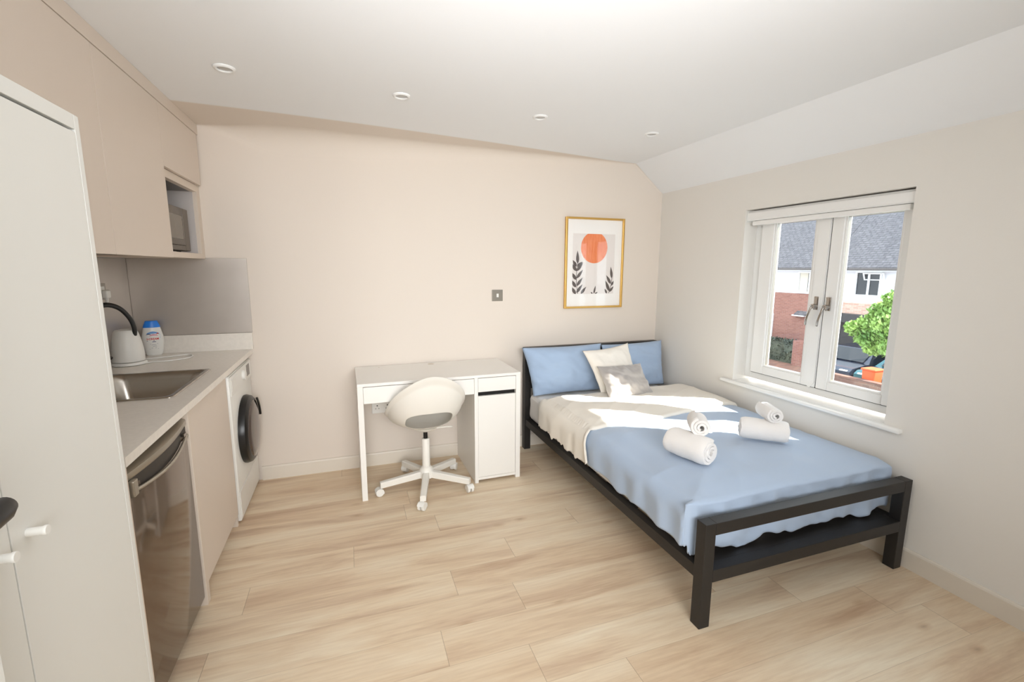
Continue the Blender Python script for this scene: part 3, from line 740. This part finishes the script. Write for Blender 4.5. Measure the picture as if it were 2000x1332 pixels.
# ------------------------------------------------------------------ swivel chair
CZ = .422
t = thing('swivel_chair', 'white swivel chair with a moulded shell seat and five castors at the desk', 'chair', (1.672, -.470, 0), rotz=R(3))
def shell_pt(a, s, off=0):
    back = (1-math.sin(a))/2
    h = .045+.345*back**1.95
    rx, ry = .232, .222
    q = s*math.pi/2
    rr_ = math.sin(q)**.80; zz_ = 1-math.cos(q)**1.0
    bf = .014*sstep(.90, 1., s)                       # turned-out rim
    lean = .030*back*zz_
    x = (rx*rr_+bf)*math.cos(a); y = (ry*rr_+bf)*math.sin(a)-lean
    # squarer plan
    k = 1+.05*math.sin(2*a)**2
    return Vector((x*k, y*k, CZ+h*zz_))
def shell_mesh():
    NA, NS = 144, 56; bm = bmesh.new(); c = bm.verts.new((0, 0, CZ)); rings = []
    for j in range(1, NS+1): rings.append([bm.verts.new(shell_pt(2*math.pi*i/NA, j/NS)) for i in range(NA)])
    for i in range(NA): bm.faces.new((c, rings[0][i], rings[0][(i+1) % NA]))
    for a, b in zip(rings, rings[1:]):
        for i in range(NA): bm.faces.new((a[i], b[i], b[(i+1) % NA], a[(i+1) % NA]))
    bmesh.ops.recalc_face_normals(bm, faces=bm.faces); return bm
sh = obj('seat_shell', shell_mesh(), 'chair_white', t, world=False, smooth=True)
so_ = sh.modifiers.new('thick', 'SOLIDIFY'); so_.thickness = .007; so_.offset = 1
cb = bmesh.new(); pts = []
for i in range(64):
    a = 2*math.pi*i/64; ca_, sa_ = math.cos(a), math.sin(a)
    pts.append((math.copysign(abs(ca_)**.62, ca_)*.147, .505+math.copysign(abs(sa_)**.7, sa_)*.060+.0*ca_))
prism(cb, pts, 'y', -.42, -.07)
cme = bpy.data.meshes.new('c'); cb.to_mesh(cme); cb.free(); co = bpy.data.objects.new('c', cme); COL.objects.link(co); co.matrix_world = MW[t]
bo = sh.modifiers.new('cut', 'BOOLEAN'); bo.object = co; bo.operation = 'DIFFERENCE'; bo.solver = 'EXACT'
bpy.context.view_layer.update(); dg = bpy.context.evaluated_depsgraph_get()
nm = bpy.data.meshes.new_from_object(sh.evaluated_get(dg)); sh.modifiers.clear(); sh.data = nm
bpy.data.objects.remove(co)
for p in nm.polygons: p.use_smooth = True
nm.set_sharp_from_angle(angle=R(50))
bm = bmesh.new(); lathe(bm, [(.035, .392), (.075, .411), (.085, .4235)], (0, 0, 0), 'z', 32); obj('seat_mount', bm, 'chair_white', t, world=False, smooth=40)
obj('height_lever', tube(bmesh.new(), [(.02, -.01, 0.402), (.10, .0, 0.400), (.145, .01, 0.396), (.185, .015, 0.390)], [.005, .005, .0065, .007], 10), 'chair_white', t, world=False, smooth=True)
obj('gas_lift', lathe(bmesh.new(), [(.014, .33), (.014, .396)], (0, 0, 0), 'z', 24), 'black_plastic', t, world=False, smooth=40, label='black gas lift')
obj('column', lathe(bmesh.new(), [(.026, .13), (.0255, .335), (.022, .340), (.015, .341)], (0, 0, 0), 'z', 32), 'chair_white', t, world=False, smooth=40)
obj('hub', lathe(bmesh.new(), [(.030, .068), (.048, .075), (.050, .105), (.044, .128), (.034, .142), (.0265, .148)], (0, 0, 0), 'z', 40), 'chair_white', t, world=False, smooth=40)
for k in range(5):
    a = R(-106+72*k)
    Mz = Matrix.Rotation(a, 4, 'Z')
    bm = bmesh.new(); n = 10; secs = []
    for i in range(n+1):
        s = i/n; x = .035+.265*s; w2 = .022-.004*s; zt = .120-.030*s; zb = .078-.024*s
        secs.append([bm.verts.new(p) for p in ((x, -w2, zb), (x, w2, zb), (x, w2, zt-.006), (x, w2-.006, zt), (x, -w2+.006, zt), (x, -w2, zt-.006))])
    for p, q in zip(secs, secs[1:]):
        for j in range(6): bm.faces.new((p[j], p[(j+1) % 6], q[(j+1) % 6], q[j]))
    bm.faces.new(secs[0]); bm.faces.new(secs[-1][::-1]); bmesh.ops.recalc_face_normals(bm, faces=bm.faces)
    bmesh.ops.transform(bm, matrix=Mz, verts=bm.verts)
    leg = obj('base_arm', bm, 'chair_white', t, world=False, smooth=30)
    bm = bmesh.new(); sw = R(random.uniform(-70, 70)); Mc = Mz @ Matrix.Translation((.293, 0, 0)) @ Matrix.Rotation(sw, 4, 'Z')
    for sy in (-1, 1):
        lathe(bm, [(.010, sy*.004), (.0235, sy*.005), (.025, sy*.008), (.025, sy*.018), (.022, sy*.021), (.006, sy*.022)], (.014, 0, .0252), 'y', 28)
    pr = [(.014+.0275*math.cos(R(x)), .0252+.0275*math.sin(R(x))) for x in range(20, 201, 15)]+[(.014-.012, .018), (.014+.02, .030)]
    prism(bm, pr, 'y', -.0215, .0215)
    lathe(bm, [(.0055, .045), (.0055, .060)], (0, 0, 0), 'z', 12)
    bmesh.ops.transform(bm, matrix=Mc, verts=bm.verts)
    obj('castor', bm, 'plastic_white', leg, world=False, smooth=35)

# ------------------------------------------------------------------ bed
BX0, BX1, BY0, BY1 = 2.516, 3.736, -2.068, -.026
t = thing('bed_frame', 'black square-section metal bed frame with its head against the back wall', 'bed', (3.126, -1.05, 0))
P = .052
RZ0, RZ1 = .198, .252
def post(x, y, h): obj('post', B(x, x+P, y, y+P, 0, h, .0025), 'black_metal', t)
post(BX0, BY0, .456); post(BX1-P, BY0, .456); post(BX0, BY1-P, .828); post(BX1-P, BY1-P, .828)
obj('foot_rail', B(BX0+P, BX1-P, BY0, BY0+P, .456-P, .456, .0025), 'black_metal', t)
obj('head_rail', B(BX0+P, BX1-P, BY1-P, BY1, .828-P, .828, .0025), 'black_metal', t)
obj('head_rail', B(BX0+P, BX1-P, BY1-P+.01, BY1-.01, .50, .54, .0025), 'black_metal', t)
obj('lower_rail', B(BX0+P, BX1-P, BY0, BY0+P, RZ0, RZ1, .0025), 'black_metal', t)
obj('mattress_ledge', B(BX0+P, BX1-P, BY0+P, BY0+P+.085, RZ1-.016, RZ1-.0015, .001), 'black_metal', t)
obj('lower_rail', B(BX0+P, BX1-P, BY1-P, BY1, RZ0, RZ1, .0025), 'black_metal', t)
for x in (BX0+.008, BX1-P): obj('side_rail', B(x, x+P-.008, BY0+P, BY1-P, RZ0, RZ1, .0025), 'black_metal', t)
for i in range(9):
    y = BY0+.12+i*.215
    obj('slat', B(BX0+P, BX1-P, y, y+.06, RZ1-.02, RZ1-.002), 'black_metal', t)
MTOP = .468
def cloth(fn, nu, nv, solid=.010):
    bm = bmesh.new(); G = [[bm.verts.new(fn(i/nu, j/nv)) for j in range(nv+1)] for i in range(nu+1)]
    for i in range(nu):
        for j in range(nv): bm.faces.new((G[i][j], G[i+1][j], G[i+1][j+1], G[i][j+1]))
    return bm
# mattress with fitted sheet
bm = B(BX0+.030, BX1-.030, BY0+.128, BY1-P-.006, RZ1+.001, MTOP, .045, seg=5)
bmesh.ops.subdivide_edges(bm, edges=bm.edges, cuts=6, use_grid_fill=True)
for v in bm.verts:
    k = .006*fbm(v.co.x*7, v.co.y*5, v.co.z*16)
    if v.co.z > RZ1+.02: v.co += Vector((k if v.co.x < 3 else -abs(k), 0, k*.6 if v.co.z > .4 else 0))
t2 = tag(obj('mattress', bm, 'sheet_white', smooth=True), 'mattress in a white fitted sheet lying on the black bed frame', 'mattress')

XL, XR, YFT = BX0+.040, BX1-.022, BY0+.112
def drape(u, v, ztop, y_head, y_foot, hemL, hemF, off=0, seed=0, footdrop=True, hemR=.03):
    """u across (left hem .. right wall), v along (foot .. head) -> point on a puffy duvet"""
    Lx = XR-XL; su = -hemL+u*(Lx+hemL+hemR)
    Ly = y_head-y_foot; sv = (-hemF if footdrop else 0)+v*(Ly+(hemF if footdrop else 0))
    ox = min(0, su); oxr = max(0, su-Lx); oy = min(0, sv) if footdrop else 0
    x = XL+max(0, min(Lx, su)); y = y_foot+max(0, sv)
    R0 = .075
    def fold(o, cap):   # outward bulge and drop for an overhang o >= 0
        if o <= 0: return 0, 0
        a = min(o/R0, math.pi/2); out = R0*math.sin(a)*.80; dn = R0*(1-math.cos(a))
        if o > R0*math.pi/2: dn += o-R0*math.pi/2
        return out, dn
    bl_, dl = fold(-ox, 0); br_, dr_ = fold(oxr, 0); bf_, df = fold(-oy, 0)
    bf_ = min(bf_, .024)
    ph = math.atan2(-oy, -ox) if (ox < 0 and oy < 0) else None
    if ph is not None: bl_ = .055*math.cos(ph); bf_ = .024*math.sin(ph)
    if dl > 0 and df > 0: d = max(dl, df)
    else: d = max(dl, df)
    d = min(d, .236 if ph is None else .226)
    top = 1-sstep(0, .05, d)
    cx_ = (x-XL)/Lx
    # corners of the foot end: the drape gathers slightly
    nz = .013*fbm(x*3.2+seed, y*3.0, 1)+.005*fbm(x*9+seed, y*6, 3)+.006*(1-abs(fbm(x*2.1-y*3.4+seed, x*1.1+y*.9, 8)))**6
    z = ztop+nz*(.4+.6*top)-d-dr_*.4
    edge = sstep(0, .16, min(su+.02, Lx-su+.1, sv+.05 if footdrop else 9))
    z += .022*edge*top-.004
    wr = .010*math.sin(y*34+3*fbm(y*3, 2, seed))*sstep(0, .10, d)*(.5+.5*fbm(y*5, seed, 1))+.008*fbm(y*14, z*6, seed)*sstep(0, .08, d)
    both = sstep(0, .05, -ox)*sstep(0, .05, -oy); wr *= 1-both
    if ox < 0: x -= bl_+wr+off*.6
    if oxr > 0: x = min(x+br_*.3, W-.012)
    if oy < 0:
        y -= bf_*1.0; wf_ = .006*math.sin(x*30+4*fbm(x*4, 1, seed)+z*12)+.017*fbm(x*8, z*11, seed+4)+.006*fbm(x*20+z*9, z*22, seed+6); y += wf_*sstep(0, .06, d)*(1-both)
    return x, y, z+off
def hem(x, a=.018, s=0): return a*fbm(x*5, s, 2)+a*.7*fbm(x*13, s, 5)
ZD = MTOP+.030
def duvet_pt(u, v):
    y_e = YFT+(v*1.25)
    hl = .212+.016*sstep(-1.4, -1.9, y_e)+hem(y_e*1.2, .022, 3); hf = .262+hem(u*1.5, .030, 7)
    return drape(u, v, ZD, -.62, YFT, hl, hf, 0, 5)
bm = cloth(duvet_pt, 150, 170)
for v in bm.verts: v.co.x = min(v.co.x, W-.012)
du = obj('duvet', bm, 'duvet_blue', smooth=True)
md = du.modifiers.new('thick', 'SOLIDIFY'); md.thickness = .012; md.offset = -1
tag(du, 'light blue duvet spread over the bed and hanging down inside the footboard', 'duvet')
# turned-back cream underside of the duvet, a part of the duvet
def fold_edge(x): return -1.090+.10*((x-2.5)/1.2)+.018*math.sin(x*6)+.012*fbm(x*5, 1, 1)
def cream_pt(u, v):
    Lx = XR-XL; hl = .216+hem(v*2, .03, 9); su = -hl+u*(Lx+hl+.03); xx = XL+max(0, su)
    ye = fold_edge(xx)-(.085*min(1, -su/.2)**.7 if su < 0 else 0); yh = -.40
    R1 = .016; L2 = yh-ye
    s = v*(L2+R1*math.pi)-R1*math.pi        # first the little rolled-under edge
    if s < 0:
        a = -s/R1; yy = ye-R1*math.sin(min(a, math.pi))*1.0; dz = -R1*(1-math.cos(min(a, math.pi)))
    else: yy = ye+s; dz = 0
    # evaluate the drape at this y
    p = drape(u, (yy+2.2)/(1.6), ZD, -.60, -2.2, hl, 0, 0, 5, footdrop=False)
    x, y, z = p
    puff = .020+.010*sstep(0, .12, yy-ye)*(1-sstep(.25, .6, yy-ye))
    rd = sstep(-.40, -.46, yy)
    if su < 0: return (min(x-.014*rd-.003, 9), yy, z+.006)
    return (min(x, W-.010), yy, z+puff+dz*.9-.022*(1-rd))
bm = cloth(cream_pt, 150, 110)
fo_ = obj('turned_back_edge', bm, 'duvet_cream', None, smooth=True)
fo_.data.transform(fo_.matrix_world); fo_.data.transform(MW[du].inverted()); fo_.matrix_world = Matrix.Identity(4); fo_.parent = du
fo_['label'] = 'cream turned-back underside'
md = fo_.modifiers.new('thick', 'SOLIDIFY'); md.thickness = .006; md.offset = -1

def pillow(name, c, thick, m, label, cat, group=None, seed=0, flange=.0, wr=.012, n=44, sag=.06, fluff=2.6):
    """c: corners BL, BR, TR, TL"""
    c = [Vector(p) for p in c]; nrm = ((c[1]-c[0]).cross(c[3]-c[0])).normalized(); bm = bmesh.new(); S_ = []
    for side in (1, -1):
        G = []
        for i in range(n+1):
            row = []
            for j in range(n+1):
                if side == -1 and (i in (0, n) or j in (0, n)): row.append(S_[i][j]); continue
                u, v = i/n, j/n; a, b = 2*u-1, 2*v-1
                uu = u-.5; vv = v-.5
                uu *= 1-sag*(1-b*b)*abs(a)**2; vv *= 1-sag*(1-a*a)*abs(b)**2
                uu += .5; vv += .5
                p = c[0]*(1-uu)*(1-vv)+c[1]*uu*(1-vv)+c[2]*uu*vv+c[3]*(1-uu)*vv
                pr = max(0, (1-abs(a)**fluff)*(1-abs(b)**fluff))**.62
                k = wr*(fbm(u*5+seed, v*5, side)+.6*fbm(u*11+seed, v*9+u*5, side+2))*min(1, pr*2.5)
                e = .006*fbm(u*9, v*9, seed+9) if pr <= 0 else 0
                p = p+nrm*side*(thick/2*pr+k)+nrm*e
                row.append(bm.verts.new(p))
            G.append(row)
        if side == 1: S_ = G
        for i in range(n):
            for j in range(n):
                q = (G[i][j], G[i+1][j], G[i+1][j+1], G[i][j+1])
                bm.faces.new(q if side == 1 else q[::-1])
    o = obj(name, bm, m, smooth=True); return tag(o, label, cat, group)
pillow('pillow', [(2.535, -.215, MTOP+.006), (3.125, -.215, MTOP+.012), (3.145, -.150, .845), (2.462, -.150, .845)], .15, 'pillow_blue', 'plump light blue pillow against the headboard, on the desk side', 'pillow', 'light blue pillows', seed=1, sag=.045)
pillow('pillow', [(3.165, -.205, MTOP+.006), (3.735, -.205, MTOP+.006), (3.735, -.140, .842), (3.150, -.140, .832)], .13, 'pillow_blue', 'light blue pillow against the headboard on the window side, partly behind the cushions', 'pillow', 'light blue pillows', seed=4, sag=.05)
pillow('cushion', [(2.975, -.475, MTOP+.045), (3.335, -.465, MTOP+.042), (3.285, -.315, .868), (2.880, -.330, .830)], .11, 'cushion_white', 'off-white square cushion leaning between the blue pillows behind the grey cushion', 'cushion', seed=8, sag=.09, wr=.010)
pillow('cushion', [(2.935, -.650, MTOP+.052), (3.340, -.612, MTOP+.052), (3.300, -.470, .735), (2.920, -.480, .738)], .105, 'cushion_grey', 'grey velvet square cushion leaning in front of the off-white cushion', 'cushion', seed=13, sag=.08, wr=.016)

# towels
def rolled(name, label, c0, c1, rad, turns=3.2, squash=.9, seed=0, group='rolled white towels', stick=0):
    c0, c1 = Vector(c0), Vector(c1); ax = (c1-c0).normalized(); up = Vector((0, 0, 1)); sd = ax.cross(up).normalized(); up = sd.cross(ax)
    th = rad/(turns+.9); npt = int(turns*26); NL = 22; bm = bmesh.new()
    def sp(a, w_, l):
        r0 = th*.35+th*(a/(2*math.pi)); r_o = r0+w_*th*.86
        if a > 2*math.pi*(turns-.12): r_o = min(r_o, r0+w_*th*.86)
        k = 1+.05*fbm(a*.8, l*3, seed)+.03*fbm(a*2, l*8, seed)
        return r_o*k
    A = [2*math.pi*turns*i/npt for i in range(npt+1)]
    rings = []
    for l in range(NL+1):
        s = l/NL; endk = 1-.10*(abs(2*s-1)**10)
        o = c0+(c1-c0)*s
        ring = []
        for w_, seq in ((1, A), (0, A[::-1])):
            for a in seq:
                r = sp(a, w_, s)*endk; ph = a+seed
                push = .010*(turns-a/(2*math.pi))/turns*(1 if s > .5 else -1)*(abs(2*s-1)**12)
                jit = .004*fbm(a*1.3, seed, 4)*abs(2*s-1)**8
                ring.append(bm.verts.new(o+sd*r*math.cos(ph)+up*r*squash*math.sin(ph)+ax*(push+jit)))
        rings.append(ring)
    M_ = len(rings[0])
    for a, b in zip(rings, rings[1:]):
        for i in range(M_): bm.faces.new((a[i], a[(i+1) % M_], b[(i+1) % M_], b[i]))
    h = M_//2
    for ring, fl_ in ((rings[0], True), (rings[-1], False)):
        for i in range(h-1):
            q = (ring[i], ring[i+1], ring[M_-2-i], ring[M_-1-i]); bm.faces.new(q if fl_ else q[::-1])
    bmesh.ops.recalc_face_normals(bm, faces=bm.faces)
    o = obj(name, bm, 'towel', smooth=60); return tag(o, label, 'towel', group)
TZ = ZD+.020
rolled('rolled_towel', 'large rolled white towel lying on the duvet, lower roll of the pile nearer the desk', (2.758, -1.532, TZ+.066), (2.818, -1.742, TZ+.066), .070, 3.0, .92, seed=2)
rolled('rolled_towel', 'small rolled white towel on top of the pile nearer the desk, end facing the camera', (2.888, -1.565, TZ+.170), (2.816, -1.675, TZ+.170), .050, 2.4, .98, seed=5)
rolled('rolled_towel', 'large rolled white towel lying on the duvet under a small roll by the window', (3.245, -1.500, TZ+.064), (3.415, -1.650, TZ+.064), .062, 3.0, .94, seed=9)
rolled('rolled_towel', 'small rolled white towel on top of the pile by the window', (3.405, -1.495, TZ+.158), (3.345, -1.630, TZ+.158), .046, 2.4, .95, seed=11)

# ------------------------------------------------------------------ outside
GZ = -2.9
tag(obj('street', B(4.6, 60, -40, 60, GZ-.2, GZ), 'road'), kind='structure')
tag(obj('driveway', B(16.5, 21.9, 2, 24, GZ, GZ+.03), 'brick_paving'), kind='structure')
HX = 22.0
def upvc_window(par, y0, y1, z0, z1, split, name='window', top_open=False):
    f = obj(name, ring(bmesh.new(), y0, y1, z0, z1, .07, HX-.06, HX+.02, 0), 'trim_white', par)
    bm = bmesh.new()
    for s in split: box(bm, HX-.055, HX+.01, s-.04, s+.04, z0+.07, z1-.07)
    if split: obj('mullion', bm, 'trim_white', f)
    obj('pane', B(HX-.01, HX, y0+.07, y1-.07, z0+.07, z1-.07), 'car_glass', f)
    return f
def house(y0, y1, zsplit, low, label, wins):
    t = thing('house', label, 'house', (HX+3, (y0+y1)/2, GZ), group='houses across the street')
    obj('upper_wall', B(HX, HX+7, y0, y1, zsplit, 1.40), 'render_white', t, label='white rendered upper wall')
    obj('lower_wall', B(HX, HX+7, y0, y1, GZ, zsplit), low, t)
    bm = prism(bmesh.new(), [(HX-.45, 1.42), (HX-.45, 1.50), (HX+3.6, 5.4), (HX+7.6, 1.5), (HX+7.6, 1.42)], 'y', y0, y1)
    obj('roof', bm, 'roof_tiles', t, label='dark grey tiled roof')
    obj('gutter', B(HX-.56, HX-.45, y0, y1, 1.38, 1.47, .02), 'gutter', t)
    obj('fascia', B(HX-.44, HX, y0, y1, 1.33, 1.42), 'trim_white', t)
    for w_ in wins:
        f = upvc_window(t, *w_)
    return t
h1 = house(11.95, 24, .24, 'brick_red', 'house across the street with a red brick ground floor, left through the window', [(12.2, 13.5, .27, 1.30, [12.9]), (14.72, 15.9, -2.08, -.86, [15.3])])
bm = bmesh.new(); box(bm, HX-.02, HX-.012, 13.0, 13.42, .34, 1.23); obj('curtain', bm, 'curtain', h1)
obj('porch_canopy', B(HX-.25, HX, 12.85, 13.5, -.85, -.79), 'trim_white', h1); obj('canopy_roof', prism(bmesh.new(), [(HX-.27, -.79), (HX, -.79), (HX, -.60)], 'y', 12.8, 13.4), 'roof_tiles', h1)
obj('front_door', B(HX-.04, HX, 12.6, 13.4, GZ, -.95), 'brick_red', h1)
h2 = house(0, 11.93, -.02, 'brick_red', 'house across the street with a white upper floor behind the green tree', [(9.72, 10.78, .28, 1.34, [10.22])])
obj('brick_band', B(HX-.03, HX, 0, 11.93, -.50, -.02), 'brick_band', h2, label='pale brick band')
obj('garage_opening', B(HX-.02, HX-.001, 9.0, 11.6, GZ, -.85), 'dark_opening', h2); obj('porch_beam', B(HX-.5, HX, 5, 11.7, -.86, -.5), 'dark_opening', h2)
bm = ring(bmesh.new(), -.42, .42, -.18, .16, .05, 0, .04, 0); bmesh.ops.transform(bm, matrix=Matrix.Translation((HX-.08, 10.0+.02, 1.12)) @ Matrix.Rotation(R(-24), 4, 'Y'), verts=bm.verts)
obj('open_vent', bm, 'trim_white', h2, label='white top vent tilted open')
# tree
def leaves(bm, n, fn, s0, s1):
    for i in range(n):
        p, k = fn(); d = Vector((random.gauss(0, 1), random.gauss(0, 1), random.gauss(0, 1))).normalized(); e = d.orthogonal().normalized()
        s = random.uniform(s0, s1); f = d.cross(e)
        vs = [bm.verts.new(p+e*s), bm.verts.new(p+f*s*.45), bm.verts.new(p-e*s), bm.verts.new(p-f*s*.45)]
        bm.faces.new(vs)
TX = 13.0
t = thing('tree', 'green leafy tree standing in front of the houses, right through the window', 'tree', (TX, 3.4, GZ))
obj('trunk', tube(bmesh.new(), [(TX, 3.4, GZ), (TX+.05, 3.42, -1.6), (TX, 3.5, -.6), (TX-.05, 3.6, .3)], [.11, .09, .06, .03], 10), 'bark', t, smooth=True)
bm = bmesh.new(); blobs = [((3.75, .10), .42), ((3.35, .30), .6), ((4.15, .12), .32), ((4.45, .0), .26), ((3.95, .45), .28), ((3.70, .75), .26), ((4.62, .02), .14), ((2.9, .2), .7), ((3.5, -.30), .42), ((4.2, -.22), .26), ((3.1, .8), .5), ((4.05, -.42), .22)]
for (yy, zz_), rr2 in blobs:
    def fn(): 
        d = Vector((random.gauss(0, 1), random.gauss(0, 1), random.gauss(0, 1))).normalized()*(random.random()**.45)*rr2
        return Vector((TX, yy, zz_))+Vector((d.x, d.y, d.z*.8)), 0
    leaves(bm, int(2600*rr2), fn, .035, .075)
    tube(bm, [(TX, 3.5, -.5), (TX, (yy+3.5)/2, (zz_-.5)/2), (TX, yy, zz_)], [.03, .02, .008], 5)
obj('foliage', bm, 'leaves', t)
# hedge by the left house
bm = B(20.2, 21.0, 12.0, 16.2, GZ, -1.95)
def fh():
    return Vector((random.uniform(20.15, 21.0), random.uniform(12.0, 16.2), random.uniform(GZ+.1, -1.85))), 0
leaves(bm, 5200, fh, .05, .09)
tag(obj('hedge', bm, 'hedge_leaf'), 'dark clipped hedge in front of the brick house', 'hedge')
tag(obj('gate_pillar', B(20.0, 20.45, 11.35, 11.85, GZ, -1.75, .01), 'brick_red'), 'short red brick pillar at the end of the hedge', 'pillar')
def car(name, label, x, y, m, rz):
    t = thing(name, label, 'car', (x, y, GZ+.03), rotz=rz, group='cars parked across the street')
    Lc, Wc = 4.0, .86
    body = [(-2, .35), (-2, .75), (-1.85, .86), (-1.0, .95), (-.45, 1.40), (.95, 1.44), (1.65, .98), (1.95, .90), (2, .4), (1.9, .25), (-1.9, .25)]
    bm = prism(bmesh.new(), body, 'y', -Wc, Wc); 
    for v in bm.verts:
        if v.co.z > 1.0: v.co.y *= .78
    obj('body', bm, m, t, world=False, smooth=30)
    bm = prism(bmesh.new(), [(-.98, .97), (-.49, 1.36), (-.44, 1.33), (-.9, .97)], 'y', -.66, .66)
    bmesh.ops.translate(bm, verts=bm.verts, vec=(-.03, 0, .02)); obj('windscreen', bm, 'car_glass', t, world=False)
    for s in (-1, 1):
        obj('side_window', prism(bmesh.new(), [(-.75, 1.0), (-.38, 1.34), (.85, 1.36), (1.3, 1.0)], 'y', s*.74, s*.80), 'car_glass', t, world=False)
        for xx in (-1.25, 1.25): obj('wheel', lathe(bmesh.new(), [(.1, s*.70), (.31, s*.70), (.32, s*.78), (.30, s*.88), (.1, s*.89)], (xx, 0, .31), 'y', 24), 'tyre', t, world=False, smooth=40)
        obj('headlight', B(-1.99, -1.9, s*.62-.14, s*.62+.14, .66, .80, .02), 'trim_white', t, world=False)
    obj('number_plate', B(-2.03, -2.0, -.26, .26, .40, .51), 'trim_white', t, world=False)
car('car', 'dark blue car parked facing the street beneath the tree', 19.5, 8.5, 'car_dark', R(2))
car('car', 'teal car parked behind the tree, right of the dark blue car', 19.5, 6.5, 'car_teal', R(-2))
tag(obj('garden_wall', B(16.6, 16.85, 2.0, 7.6, GZ+.031, -2.08, .01), 'brick_low'), 'low brown brick garden wall in front of the parked cars', 'wall')
bx2 = 19.0; t = thing('wheelie_bin', 'orange bin standing between the parked cars and the house', 'bin', (17.12, 6.57, GZ))
bm = B(16.92, 17.34, 6.38, 6.78, GZ+.031, GZ+1.1, .03)
for v in bm.verts:
    if v.co.z < GZ+.4: v.co.x = 17.12+(v.co.x-17.12)*.8; v.co.y = 6.57+(v.co.y-6.57)*.8
obj('bin_body', bm, 'bin_orange', t); obj('lid', B(16.88, 17.38, 6.35, 6.8, GZ+1.1, GZ+1.16, .02), 'bin_orange', t)
